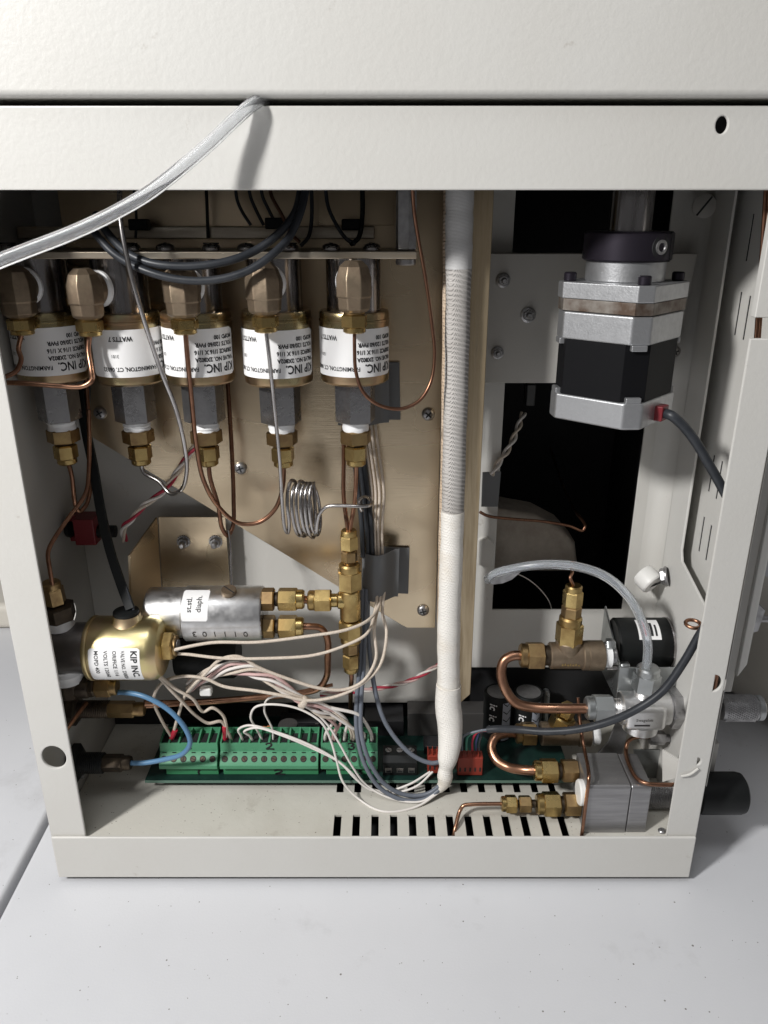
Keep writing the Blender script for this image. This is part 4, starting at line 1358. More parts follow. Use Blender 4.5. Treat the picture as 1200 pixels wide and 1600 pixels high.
# bundle of white and pink wires tied together
base = [(296, 1072, 3.9), (330, 1052, 3.4), (365, 1044, 3.1), (400, 1050, 3.0), (432, 1066, 3.0), (468, 1092, 3.1), (500, 1108, 3.3), (530, 1128, 3.5)]
ends = [(508, 1160, 4.5), (523, 1160, 4.5), (538, 1160, 4.5), (552, 1160, 4.5), (567, 1160, 4.5), (520, 1160, 4.6), (548, 1160, 4.6)]
for i in range(7):
    pts = []
    for j, (x, y, Y) in enumerate(base):
        an = 2 * math.pi * (i / 7) + j * 1.5
        k = 0.6 if j == 5 else 1.0
        spread = 9 if j < 4 else 10
        pts.append((x + spread * 0.5 * k * math.cos(an) - (i - 3) * (2 if j > 6 else 0), y + spread * k * math.sin(an), Y + 0.14 * math.cos(an)))
    pts[-1] = (ends[i][0] * 0.5 + pts[-1][0] * 0.5 + 4, pts[-1][1], 3.8)
    pts.append((ends[i][0] + 1, 1146, 4.1))
    pts.append(ends[i])
    nm = ('first', 'third', 'fourth', 'sixth', 'seventh', 'second', 'fifth')[i]
    hue = ('white', 'pink', 'white', 'tan', 'white', 'pink', 'tan')[i]
    pipe('bundled_wire', f'{hue} wire of the twisted bundle, {nm} from the left in the third green terminal', 'wire', pp(*pts), 0.078, (WHITEW, PINKW, WHITEW, CLOTHW, WHITEW, PINKW, CLOTHW)[i], 'bundled wires into the third terminal', n=8)
c = at(474, 1097, 3.0)
mb = MB()
u, v, a = basis((0.8, 0, -0.5))
mb.lathe(c, a, [(0.29, -0.14), (0.32, -0.1), (0.32, 0.1), (0.29, 0.14)], 14)
tag(mb.build('cable_tie', CLOTHW, None), 'translucent white tie round the twisted wire bundle', 'cable tie')
mb = MB()
c = at(322, 1080, 3.6)
mb.box((c.x - 0.3, c.y - 0.2, c.z - 0.2), (c.x + 0.3, c.y + 0.2, c.z + 0.25))
tag(mb.build('wire_nut', WPLAS, None, bevel=0.1), 'small white plastic connector under the gold valve', 'connector')
# dark round object behind the steel cylinder
mb = MB()
c = at(325, 1025, 6.4)
mb.lathe((c.x - 1.6, 6.4, c.z), (1, 0, 0), [(1.0, 0), (1.15, 0.2), (1.15, 3.0), (1.0, 3.2)], 32)
tag(mb.build('black_cylinder', BLACKP, None), 'black round body in shadow behind the steel cylinder', 'cylinder')

# ================================================================== CIRCUIT BOARD
ZP = 2.95
pcb = thing('circuit_board', 'green circuit board lying along the case floor', 'circuit board', at(560, 1218, 3.4))
xp0, xp1 = atz(228, 1215, ZP).x, atz(893, 1215, ZP).x
mb = MB()
mb.box((xp0, 3.45, ZP - 0.16), (xp1, 8.9, ZP))
mb.build('board', PCBM, pcb)
mb = MB()
mb.box((xp0, 3.43, ZP - 0.155), (xp1, 3.449, ZP - 0.005))
mb.build('cut_edge', PCBE, pcb)
for x in (xp0 + 0.6, xp1 - 0.7, 0):
    mb = MB()
    mb.lathe((x, 4.2, ZF), (0, 0, 1), [(0.3, 0), (0.3, ZP - ZF - 0.16)], 16)
    mb.build('standoff', WPLAS, pcb)
def on_board(px, py, z=ZP):
    return atz(px, py, z)
def comp(name, px, py, sx, sy, sz, ma, bev=0.04):
    c = on_board(px, py)
    mb = MB()
    mb.box((c.x - sx / 2, c.y, ZP), (c.x + sx / 2, c.y + sy, ZP + sz))
    return mb.build(name, ma, pcb, bevel=bev)
CHIP = mat('chip_black', (0.02, 0.02, 0.022), 0.5)
GREYB = mat('dull_grey_block', (0.055, 0.052, 0.05), 0.6)
comp('chip', 690, 1178, 1.9, 0.9, 0.5, CHIP)
comp('chip', 470, 1140, 2.4, 0.9, 0.5, CHIP)
comp('relay', 665, 1150, 2.0, 1.2, 1.5, GREYB)
comp('relay', 748, 1148, 1.9, 1.2, 1.4, GREYB)
comp('relay', 600, 1150, 2.2, 2.0, 1.0, CHIP)
comp('transformer', 430, 1120, 1.5, 1.4, 1.8, GREYB)
comp('chip', 300, 1130, 2.6, 1.0, 0.6, CHIP)
comp('chip', 545, 1120, 2.2, 1.0, 0.6, CHIP)
for i in range(6):                       # white legend marks on the chip
    c = on_board(497 + i * 9, 1135)
    mb = MB()
    mb.box((c.x - 0.09, c.y - 0.6, ZP + 0.52), (c.x + 0.09, c.y - 0.5, ZP + 0.60))
    mb.build('pin', STEELT, pcb)
mb = MB()
c = on_board(452, 1160)
mb.lathe((at(450, 1128, 6.0).x, 6.0, ZP), (0, 0, 1), [(0.55, 0), (0.55, 1.5), (0.5, 1.6)], 24)
mb.build('round_component', GREYB, pcb)
for px, py in ((472, 1148), (336, 1150), (427, 1142)):
    c = at(px, py, 5.3)
    mb = MB()
    mb.lathe(c + Vector((-0.35, 0, 0.2)), (1, 0, -0.25), [(0.06, -0.2), (0.06, 0), (0.15, 0.05), (0.15, 0.18), (0.11, 0.22), (0.11, 0.5), (0.15, 0.54), (0.15, 0.66), (0.06, 0.7), (0.06, 0.95)], 12)
    mb.build('resistor', ORANGE, pcb)
# electrolytic capacitors
for i, px in enumerate((780, 826)):
    c = at(px, 1080, 7.3)
    t = thing('capacitor', ('black can capacitor nearer the brass channel' if i == 0 else 'black can capacitor further right behind the copper bend'), 'capacitor', (c.x, 7.3, ZP), 'can capacitors on the board')
    zt = c.z
    r = 0.82
    mb = MB()
    mb.lathe((c.x, 7.3, ZP), (0, 0, 1), [(r, 0), (r, zt - ZP - 0.1), (r - 0.04, zt - ZP - 0.02), (r - 0.12, zt - ZP), (r - 0.2, zt - ZP - 0.03)], 36)
    mb.build('can', BLACKP, t)
    mb = MB()
    mb.lathe((c.x, 7.3, zt - 0.04), (0, 0, 1), [(r - 0.16, 0), (r - 0.16, 0.035), (0.3, 0.04)], 30)
    mb.build('top_disc', STEELH, t)
    def on_can(ang, z, rr):
        return Vector((c.x + math.sin(ang) * rr, 7.3 - math.cos(ang) * rr, z))
    mb = MB()
    vs, fs = [], []
    for k in range(7):
        an = R(8 + k * 6)
        vs += [on_can(an, ZP + 0.1, r + 0.01), on_can(an, zt - 0.25, r + 0.01)]
    for k in range(6):
        fs.append((2 * k, 2 * k + 2, 2 * k + 3, 2 * k + 1))
    mb.add(vs, fs)
    st = mb.build('stripe', STRIPE, t)
    mb = MB()
    for z_ in (zt - 0.5, zt - 1.0, zt - 1.5):
        for s1 in (-1, 1):
            tv = [on_can(R(26), z_, r + 0.018), on_can(R(26 + 16 * s1), z_ + 0.2, r + 0.018), on_can(R(26 + 16 * s1), z_ + 0.27, r + 0.018), on_can(R(26), z_ + 0.07, r + 0.018)]
            mb.add(tv, [(0, 1, 2, 3)])
    mb.build('chevrons', BLACKP, st)
    mb = MB()
    for z_ in (zt - 0.45, zt - 1.15, zt - 1.85):
        tv, tf = text2d('ic', 0.62, 0.012)
        mb.add([on_can(R(-42) + p.y / r, z_ - p.x + 0.1, r + 0.012) for p in tv], tf)
    mb.build('print', LABEL, t)
mb = MB()
mb.lathe((at(853, 1080, 8).x, 8.0, ZP), (0, 0, 1), [(0.25, 0), (0.25, 2.2), (0.15, 2.4)], 16)
mb.build('round_component', GALV, pcb)

# green plug-in terminals
def digit_stroke(tb, pts, r):
    tb.tube(pts, r, 6, 4)
def terminal(label, pxa, pxb, n, digit, seed):
    xa_, xb_ = at(pxa, 1196, 3.6).x, at(pxb, 1196, 3.6).x
    t = thing('terminal_block', label, 'terminal block', ((xa_ + xb_) / 2, 4.2, ZP), 'green terminal blocks on the board')
    mb = MB()
    prof = [(3.60, 3.52), (3.58, 3.74), (4.0, 4.28), (4.05, 4.30), (4.08, 4.78), (4.12, 4.72), (5.15, 4.72), (5.15, 3.52)]
    mb.prism([(xa_, y, z) for y, z in prof], (xb_ - xa_, 0, 0))
    plug = mb.build('plug', GREEN, t, bevel=0.03)
    mb = MB()
    off = 0.25 if n < 10 else 0.1
    mb.box((xa_ + off, 3.88, ZP), (xb_ - 0.02, 5.0, 3.54))
    mb.build('header', GREEND, t, bevel=0.03)
    pitch = (xb_ - xa_) / n
    mb = MB()
    for i in range(n + 1):
        x = xa_ + pitch * i
        x = min(max(x, xa_ + 0.045), xb_ - 0.045)
        mb.add([(x - 0.04, 4.085, 4.70), (x + 0.04, 4.085, 4.70), (x + 0.04, 5.12, 4.70), (x - 0.04, 5.12, 4.70), (x - 0.04, 4.10, 4.80), (x + 0.04, 4.10, 4.80), (x + 0.04, 5.12, 5.0), (x - 0.04, 5.12, 5.0)],
               [(3, 2, 1, 0), (4, 5, 6, 7), (0, 1, 5, 4), (1, 2, 6, 5), (2, 3, 7, 6), (3, 0, 4, 7)])
    mb.box((xa_ + 0.02, 5.08, 4.70), (xb_ - 0.02, 5.14, 4.98))
    mb.build('fins', GREEN, plug)
    nrm = Vector((0, -0.54, 0.42)).normalized()
    nrm = Vector((0, -(4.28 - 3.74), (4.0 - 3.58))).normalized()
    for i in range(n):
        x = xa_ + pitch * (i + 0.5)
        mb = MB()
        c = Vector((x, 3.79, 4.01))
        mb.lathe(c - nrm * 0.05, nrm, [(0.165, 0), (0.165, 0.058)], 16)
        mb.cur = 1
        mb.lathe(c - nrm * 0.05, nrm, [(0.12, 0), (0.12, 0.066)], 14)
        mb.cur = 0
        u, v, a = basis(nrm)
        M = Matrix((u, v, a)).transposed() @ Matrix.Rotation(R(seed * 37 + i * 71), 3, 'Z')
        mb.obox(c + nrm * 0.01, (0.22, 0.04, 0.03), M)
        mb.build('screw', [DARKIN, BRONZED], plug)
        mb = MB()
        mb.box((x - 0.15, 4.2, 4.70), (x + 0.15, 4.95, 4.735))
        mb.box((x - 0.1, 3.93, 4.285), (x + 0.1, 3.99, 4.292))
        mb.build('wire_mouth', DARKIN, plug)
    # hand written figure on the plug and on the header
    for c0, sx, sz, Yf, tilt in ((Vector(((xa_ + xb_) / 2 + (0.1 if n != 10 else 0.0), 4.055, 4.42)), 0.20, 0.34, 4.055, 0.03), (Vector(((xa_ + xb_) / 2 + 0.45, 3.875, 2.98)), 0.26, 0.27, 3.875, 0)):
        mb = MB()
        if digit == 1:
            strokes = [[(0.2, 1), (-0.1, 0.5), (0.05, 0.0)]]
        elif digit == 2:
            strokes = [[(-0.9, 0.8), (-0.3, 1.0), (0.5, 0.95), (0.6, 0.7), (0.0, 0.35), (-0.7, 0.05), (0.2, 0.05), (1.3, 0.0)]]
        else:
            strokes = [[(-0.8, 0.95), (0.2, 1.0), (0.6, 0.8), (0.0, 0.55), (0.7, 0.35), (0.5, 0.05), (-0.4, 0.0), (-0.8, 0.12)]]
        for s_ in strokes:
            P = crom([Vector((x, 0, z)) for x, z in s_], 4)
            wv = 0.05
            vs, fs = [], []
            for k, p in enumerate(P):
                d_ = (P[min(k + 1, len(P) - 1)] - P[max(k - 1, 0)])
                d_ = Vector((d_.x * sx, 0, d_.z * sz)).normalized()
                nn = Vector((-d_.z, 0, d_.x)) * wv
                b_ = c0 + Vector((p.x * sx, -0.012, p.z * sz))
                b_.y += (p.z * tilt)
                vs += [b_ + nn, b_ - nn]
            for k in range(len(P) - 1):
                fs.append((2 * k, 2 * k + 1, 2 * k + 3, 2 * k + 2))
            mb.add(vs, fs)
        mb.build('marker_writing', INK, t)
terminal('green plug-in terminal block marked 1 by hand, six positions', 248, 339, 6, 1, 1)
terminal('long green plug-in terminal block marked 2 by hand', 343, 497, 10, 2, 2)
terminal('green plug-in terminal block marked 3 by hand under the wire bundle', 501, 590, 6, 3, 3)

# black screw terminal and red plugs
t = thing('screw_terminal', 'black three way screw terminal right of the green blocks', 'terminal block', at(625, 1210, 3.9))
xa_, xb_ = at(598, 1200, 3.8).x, at(652, 1200, 3.8).x
mb = MB()
mb.prism([(xa_, y, z) for y, z in ((3.8, ZP), (3.8, 3.75), (4.1, 4.0), (4.9, 4.0), (5.1, 3.8), (5.1, ZP))], (xb_ - xa_, 0, 0))
mb.build('body', BLACKP, t, bevel=0.03)
for i in range(3):
    x = xa_ + (xb_ - xa_) * (i + 0.5) / 3
    mb = MB()
    mb.box((x - 0.17, 3.77, 3.15), (x + 0.17, 3.795, 3.45))
    mb.cur = 1
    mb.box((x - 0.12, 3.76, 3.18), (x + 0.12, 3.792, 3.30))
    mb.build('clamp', [STEELT, DARKIN], t)
    flat_screw(t, (x, 4.5, 3.99), (0, 0, 1), 0.17, 0.05, STEELH, 'clamp_screw', spin=0.6 + i)
def red_plug(label, pxa, pxb, row, n, Y):
    a_ = at(pxa, row, Y)
    b_ = at(pxb, row, Y)
    zt = a_.z + 1.25
    t = thing('red_plug', label, 'connector', ((a_.x + b_.x) / 2, Y, ZP), 'red plugs on the board')
    mb = MB()
    mb.box((a_.x, Y, ZP + 0.05), (b_.x, Y + 0.62, ZP + 1.15))
    mb.build('housing', RED, t, bevel=0.04)
    w_ = b_.x - a_.x
    for i in range(n):
        x = a_.x + w_ * (i + 0.5) / n
        mb = MB()
        mb.box((x - 0.045, Y - 0.006, ZP + 0.3), (x + 0.045, Y + 0.1, ZP + 0.55))
        mb.cur = 1
        mb.box((x - w_ / n * 0.5, Y + 0.05, ZP + 1.10), (x - w_ / n * 0.36, Y + 0.55, ZP + 1.34))
        mb.build('contact_slot', [DARKIN, RED], t)
    return t
red_plug('red plug right of the white sleeve with coloured wires', 715, 754, 1205, 5, 3.75)
red_plug('smaller red plug left of the white sleeve', 668, 690, 1205, 3, 3.9)
for i, (x0_, ma, nm) in enumerate(((722, GREYW, 'grey'), (729, TEALW, 'green'), (738, REDW, 'red'), (744, NAVYW, 'blue'), (749, RUBBER, 'black'))):
    pipe('thin_wire', f'short {nm} wire in the red plug', 'wire', pp((x0_, 1172, 4.0), (x0_, 1160, 3.95), (x0_ + 3, 1150, 3.9), (744 + i * 2, 1143, 3.8), (762, 1140 + i * 0.6, 3.75), (775, 1140, 3.7)), 0.06, ma, 'wires in the red plug', n=8)

# ================================================================== WHITE SLEEVE AND TAN CHANNEL
slv = thing('heated_line', 'white fabric sleeved line hanging down beside the tan channel', 'sleeved tube', at(690, 1225, 3.0))
Yw = 4.0
def sec(name, pts, r0, r1_, ma, n=20):
    MB().tube(pp(*pts), r0, n, 8, rfun=lambda t: (r0 + (r1_ - r0) * t) * (1 + 0.02 * math.sin(t * 23 + r0 * 50) + 0.015 * math.sin(t * 61))).build(name, ma, slv, sharp=70)
sec('ribbed_section', [(719, 280, Yw), (717.5, 350, Yw), (716.5, 420, Yw)], 0.56, 0.545, SHRINK)
sec('knit_section', [(717, 412, Yw), (715, 500, Yw), (713, 600, Yw), (710, 700, Yw), (707.5, 802, Yw)], 0.52, 0.51, KNIT)
sec('smooth_section', [(707.5, 798, Yw), (706, 850, Yw), (703, 930, Yw), (701, 1000, Yw), (701, 1060, Yw), (701, 1080, Yw)], 0.52, 0.57, SLEEVE)
MB().tube(pp((701, 1070, Yw), (700, 1100, 3.9), (703, 1130, 3.7), (703, 1160, 3.4), (699, 1188, 3.1), (696, 1205, 3.0), (694, 1222, 2.95), (686, 1234, 2.95)), 0.6, 20, 8,
          rfun=lambda t: [0.62, 0.64, 0.66, 0.62, 0.58, 0.50, 0.34, 0.40, 0.30][min(8, int(t * 8.99))] * (1 - (t * 8.99 % 1)) + [0.64, 0.66, 0.62, 0.58, 0.50, 0.34, 0.40, 0.30, 0.2][min(8, int(t * 8.99))] * (t * 8.99 % 1)).build('taped_end', SLEEVE, slv, sharp=70)
sec('shaded_stained_side', [(708, 280, 4.9), (706, 400, 4.9), (704, 600, 4.9), (701, 740, 4.7), (698, 860, 4.5), (696, 960, 4.4), (697, 1000, 4.3)], 0.38, 0.40, SLEEVET)  # added darker tube: shadowed, brown-stained left side of the wide sleeve

ch = thing('support_channel', 'tan brushed metal channel standing vertically in the middle of the case', 'channel', at(725, 1100, 4.2))
Yk = 4.3
xk0, xk1 = at(738, 300, Yk).x, at(772, 300, Yk).x
zk = at(712, 1102, Yk).z
zk2 = at(738, 1085, Yk).z
zk1 = at(738, 1062, Yk).z
mb = MB()
mb.prism([(xk0, Yk, 32), (xk0, Yk, zk), (xk0 + 0.25, Yk, zk), (xk1, Yk, zk2), (xk1, Yk, 32)], (0, 0.12, 0))
mb.build('web', ANGLEM, ch, bevel=0.03)
mb = MB()
mb.prism([(xk0, Yk + 0.12, 32), (xk0, Yk + 0.12, zk), (xk0, 6.8, zk + 1.2), (xk0, 6.8, 32)], (0.12, 0, 0))
mb.build('left_flange', ANGLEM, ch, bevel=0.02)
mb = MB()
mb.box((xk1 - 0.12, Yk + 0.12, zk2 + 0.05), (xk1, 6.8, 32))
mb.build('right_flange', ANGLEM, ch, bevel=0.02)
mb = MB()
mb.box((xk0 - 0.07, Yk - 0.05, zk + 0.1), (xk0 - 0.005, Yk + 0.25, 32))
mb.build('bright_edge', ANGLEM, ch)

# ================================================================== STEPPER MOTOR
Ym = 3.6
mc = at(962, 560, Ym)
mot = thing('stepper_motor', 'square black and silver stepper motor under a black shaft collar', 'motor', (mc.x, Ym, at(962, 672, Ym).z))
PH = R(48)
M3 = Matrix.Rotation(PH, 3, 'Z')
def octa(hf, chf):
    return [(-hf + chf, -hf), (hf - chf, -hf), (hf, -hf + chf), (hf, hf - chf), (hf - chf, hf), (-hf + chf, hf), (-hf, hf - chf), (-hf, -hf + chf)]
def mblock(name, hf, chf, z0, z1, ma, bev=0.05, dx=0.0):
    mb = MB()
    mb.prism([Vector((mc.x, Ym, z0)) + M3 @ Vector((x, y, 0)) for x, y in octa(hf, chf)], (0, 0, z1 - z0))
    return mb.build(name, ma, mot, bevel=bev)
yf = Ym - 2.35
zz = lambda row: at(962, row, yf).z
zA_ = zz(446); zB_ = zz(476); zC_ = zz(494); zD_ = zz(540); zE_ = zz(629); zF_ = zz(671)
hm = 2.02
mblock('adapter_plate', hm + 0.02, 0.45, zB_ + 0.06, zA_, ALU)
mblock('gasket_plate', hm, 0.5, zC_ + 0.02, zB_ + 0.055, RUSTY, 0.02)
mblock('top_cap', hm, 0.55, zD_, zC_ + 0.0, ALU, 0.09)
mblock('lamination_stack', hm - 0.03, 0.70, zE_ - 0.3, zD_ + 0.05, LAM, 0.03)
mblock('bottom_cap', hm + 0.04, 0.55, zF_, zE_, ALU, 0.1)
for k in range(4):                              # corner feet of the caps
    an = R(45 + 90 * k)
    for nm, za, zb2 in (('cap_foot', zD_ - 0.22, zD_ + 0.02), ('cap_foot', zE_ - 0.02, zE_ + 0.2)):
        mb = MB()
        cxy = M3 @ Vector((math.cos(an) * (hm * 1.414 - 0.47), math.sin(an) * (hm * 1.414 - 0.47), 0))
        Mr = M3 @ Matrix.Rotation(an, 3, 'Z')
        mb.obox(Vector((mc.x, Ym, (za + zb2) / 2)) + cxy, (0.26, 0.62, zb2 - za), Mr)
        mb.build(nm, ALU, mot, bevel=0.04)
stack(mot, (mc.x, Ym, zA_), (mc.x, Ym, zA_ + 1.0), [('hub', 0, 0.9, 1.55, 'cyl', ALU)])
zcol = zA_ + 0.8
mb = MB()
zcol0, zcol1 = at(962, 411, Ym - 1.7).z, at(962, 362, Ym - 1.7).z
mb.lathe((mc.x, Ym, zcol0), (0, 0, 1), [(1.62, 0), (1.72, 0.08), (1.72, zcol1 - zcol0 - 0.08), (1.64, zcol1 - zcol0)], 56)
col_ = mb.build('shaft_collar', BLACKM, mot)
an = R(-62)
e = Vector((math.cos(an), math.sin(an), 0))
cs = Vector((mc.x, Ym, (zcol0 + zcol1) / 2)) + e * 1.55
mb = MB()
mb.lathe(cs, e, [(0.42, 0), (0.42, 0.16)], 24)
mb.cur = 1
mb.lathe(cs, e, [(0.27, 0), (0.27, 0.22), (0.17, 0.225), (0.15, 0.16)], 20)
mb.build('clamp_screw', [DARKIN, STEELH], col_)
an2 = R(-40)
e2_ = Vector((math.cos(an2), math.sin(an2), 0))
mb = MB()
mb.obox(Vector((mc.x, Ym, (zcol0 + zcol1) / 2)) + e2_ * 1.7, (0.06, 0.07, zcol1 - zcol0 - 0.02), Matrix.Rotation(an2, 3, 'Z'))
mb.build('collar_split', DARKIN, col_)
stack(mot, (mc.x + 0.0, Ym, zcol1 - 0.05), (mc.x + 0.0, Ym, 33), [('shaft', 0, 1, 0.82, 'cyl', CHROME)])
for k in range(4):
    an = R(45 + 90 * k)
    cxy = M3 @ Vector((math.cos(an) * 2.2, math.sin(an) * 2.2, 0))
    stack(mot, Vector((mc.x, Ym, zA_ - 0.02)) + cxy, Vector((mc.x, Ym, zA_ + 0.34)) + cxy, [('cap_screw', 0, 1, 0.25, 'cyl', BLACKM)])
# red cable gland on the right face
fr_ = M3 @ Vector((0.0, -hm - 0.04, -0.12))
gl = Vector((mc.x, Ym, (zE_ + zF_) / 2 + 0.05)) + fr_
mb = MB()
mb.obox(gl + M3 @ Vector((0, -0.12, 0)), (0.62, 0.42, 0.62), M3)
mb.build('red_gland', REDD, mot, bevel=0.05)
pipe('motor_cable', 'dark grey cable from the motor to the right post', 'cable',
     [gl + M3 @ Vector((0, -0.25, 0)), at(1050, 650, 1.7), at(1069, 667, 1.6), at(1088, 692, 1.5), at(1107, 724, 1.45), at(1125, 756, 1.4), at(1142, 790, 1.2), at(1150, 830, 1.2)], 0.2, RUBBER, n=14)
pipe('motor_cable', 'dark cable emerging from the right post and sweeping left over the needle valve', 'cable',
     pp((1125, 940, 0.9), (1112, 962, 0.9), (1094, 990, 0.9), (1068, 1035, 0.8), (1035, 1080, 0.7), (995, 1108, 0.8), (950, 1128, 1.2), (900, 1140, 1.7), (850, 1143, 2.3), (810, 1140, 2.9), (780, 1139, 3.5), (762, 1140, 3.75)), 0.185, RUBBER, n=14)

# ================================================================== CLEAR TUBES
def hollow(name, label, pts, r, ri, ma, n=20):
    mb = MB()
    mb.tube(pts, r, n, 8, caps=False)
    k = len(mb.v)
    mb.tube(pts, ri, n, 8, caps=False)
    nf = len(mb.f)
    for i in range(nf // 2, nf):
        mb.f[i] = list(reversed(mb.f[i]))
    for b0_, flip in ((0, False), (k - n, True)):
        for i in range(n):
            j = (i + 1) % n
            f = [b0_ + i, k + b0_ + i, k + b0_ + j, b0_ + j]
            mb.f.append(f if not flip else f[::-1])
            mb.m.append(0)
    return tag(mb.build(name, ma, None, sharp=80), label, 'tube')
hollow('clear_tube', 'clear plastic tube coming out of the slot and sweeping left over the top rail',
       [at(440, 150, 2.5), at(412, 156, 0.6), at(395, 163, -0.25), at(370, 184, -0.6), at(330, 222, -1.0), at(280, 265, -1.6), at(230, 303, -2.2), at(180, 332, -2.7), at(135, 354, -3.2), at(95, 371, -3.6), at(40, 392, -4.1), at(-20, 416, -4.6), at(-80, 445, -5.2)], 0.22, 0.125, CLEAR)
hollow('milky_tube', 'milky plastic tube arching over the dark opening into the steel valve',
       [at(762, 906, 5.2), at(772, 897, 4.9), at(800, 889, 4.5), at(850, 882, 4.0), at(900, 885, 3.6), at(945, 900, 3.3), at(980, 930, 3.1), at(1002, 968, 3.0), at(1012, 1005, 3.05), at(1011, 1035, 3.15), at(1009, 1052, 3.2)], 0.215, 0.125, MILKY)
mb = MB()
c = at(775, 905, 5.8)
mb.prism([at(765, 900, 5.9), at(815, 893, 5.9), at(800, 906, 5.9), at(785, 912, 5.9), at(767, 914, 5.9)], (0, 0.1, 0))
tag(mb.build('grey_disc', STEELH, None, bevel=0.02), 'grey curved plate behind the left end of the milky tube', 'metal plate')

# ================================================================== RIGHT FITTINGS
Yq = 4.2
bt = thing('brass_tee', 'brown brass tee with three stacked nuts on top at the right', 'pipe fitting', at(890, 1050, Yq))
zq = at(890, 1024, Yq).z
XQ = lambda px, row=1024: at(px, row, Yq).x
p0, p1 = Vector((XQ(808), Yq, zq)), Vector((XQ(942), Yq, zq))
ff = lambda px: (px - 808) / (942 - 808)
stack(bt, p0, p1, [('side_nut', ff(850), ff(812), 0.70, 'nut', BRASSD), ('side_neck', ff(848), ff(862), 0.50, 'cyl', BRONZED), ('tee_body', ff(858), ff(915), 0.66, 'cyl', BRONZE), ('tee_collar', ff(908), ff(918), 0.73, 'cyl', BRONZE),
      ('tee_socket', ff(916), ff(942), 0.74, 'cyl', BRONZE)])
xt = XQ(886)
zt0, zt1 = zq, at(886, 913, Yq).z
g = lambda row: (at(886, row, Yq).z - zt0) / (zt1 - zt0)
stack(bt, (xt, Yq, zt0), (xt, Yq, zt1), [('branch', 0, g(1000), 0.62, 'cyl', BRONZE), ('large_nut', g(1004), g(962), 0.66, 'nut', BRASS), ('hex_body', g(964), g(946), 0.48, 'hex', BRASSD), ('small_nut', g(946), g(914), 0.48, 'nut', BRASS)])
mb = MB()
for k_, (h_, w_) in enumerate(((0.1, 0.07), (0.14, 0.05), (0.08, 0.08), (0.13, 0.05), (0.09, 0.07), (0.12, 0.06), (0.05, 0.09))):
    x_ = XQ(874) + k_ * 0.13
    mb.box((x_, Yq - 0.672, zq - 0.2 + 0.02 * (k_ % 2)), (x_ + w_, Yq - 0.60, zq - 0.2 + h_))
mb.build('embossed_mark', BRASS, bt)
pipe('copper_tube', 'copper capillary rising from the top nut of the brown tee', 'tube', [(Vector((xt, Yq, zt1 - 0.1))), at(891, 903, Yq), at(894, 893, Yq + 0.3), at(880, 884, Yq + 1.0), at(850, 880, Yq + 2)], 0.075, COPPER)
stack(bt, p1, Vector((XQ(962), Yq, zq)), [('thread_tape', 0, 0.55, 0.62, 'tape', TAPE), ('nipple', 0.5, 1.0, 0.45, 'cyl', STEELH)])
pipe('copper_tube', 'thick copper S-bend linking the brown tee to the steel needle valve', 'tube',
     [Vector((XQ(815), Yq, zq)), at(800, 1025, Yq), at(788, 1032, Yq - 0.05), at(783, 1050, Yq - 0.2), at(790, 1078, Yq - 0.4), at(806, 1098, Yq - 0.6), at(830, 1105, Yq - 0.7), at(870, 1107, Yq - 0.9), at(920, 1107, 3.2)], 0.245, COPPER, n=16)

# black solenoid with galvanised bracket
sol = thing('black_solenoid', 'black round coil with chrome rim and red marked sticker in a galvanised bracket', 'solenoid', at(1000, 1060, 5.5))
zs = at(1000, 1005, 5.6).z
xs0_, xs1_ = at(958, 1000, 5.6).x, at(1056, 1000, 5.6).x
mb = MB()
mb.lathe((xs0_, 5.6, zs), (1, 0, 0), [(1.2, 0), (1.3, 0.1), (1.3, xs1_ - xs0_ - 0.3)], 44)
mb.build('coil', BLACKP, sol)
mb = MB()
mb.lathe((xs1_ - 0.55, 5.6, zs), (1, 0, 0), [(1.32, 0), (1.33, 0.05), (1.33, 0.45), (1.25, 0.5)], 44)
mb.build('rim', CHROME, sol)
def on_sol(ang, x, rr):
    return Vector((x, 5.6 - math.cos(ang) * rr, zs + math.sin(ang) * rr))
for nm, xa_, xb_, a0, a1, ma, dr in (('sticker', 0.95, 2.05, 38, 92, LABEL, 0.012), ('red_print', 1.08, 1.45, 46, 86, REDP, 0.02), ('dark_print', 1.55, 1.68, 46, 80, INK, 0.02), ('dark_print', 1.78, 1.88, 46, 74, INK, 0.02)):
    mb = MB()
    vs, fs = [], []
    for i in range(11):
        an = R(a0 + (a1 - a0) * i / 10)
        vs += [on_sol(an, xs0_ + xa_, 1.3 + dr), on_sol(an, xs0_ + xb_, 1.3 + dr)]
    for i in range(10):
        fs.append((2 * i, 2 * i + 1, 2 * i + 3, 2 * i + 2))
    mb.add(vs, fs)
    mb.build(nm, ma, sol)
mb = MB()
xb0 = xs0_ - 0.12
mb.prism([(xb0, 7.2, zs + 1.3), (xb0, 3.9, zs - 0.3), (xb0, 3.9, zs - 2.2), (xb0, 7.2, zs - 2.2)], (0.1, 0, 0))
mb.prism([(xb0, 3.9, zs - 0.3), (xs1_ + 0.1, 3.9, zs - 0.3), (xs1_ + 0.1, 3.9, zs - 2.2), (xb0, 3.9, zs - 2.2)], (0, -0.1, 0))
mb.build('bracket', GALV, sol, bevel=0.03)
for px, py in ((948, 1008), (970, 1043)):
    c = at(px - 22, py, 4.2)
    d = at(px + 12, py, 4.2)
    stack(sol, c, d, [('bolt', 0, 0.6, 0.14, 'thread', STEELT), ('bolt_nut', 0.6, 1.0, 0.34, 'hex', GALV)])

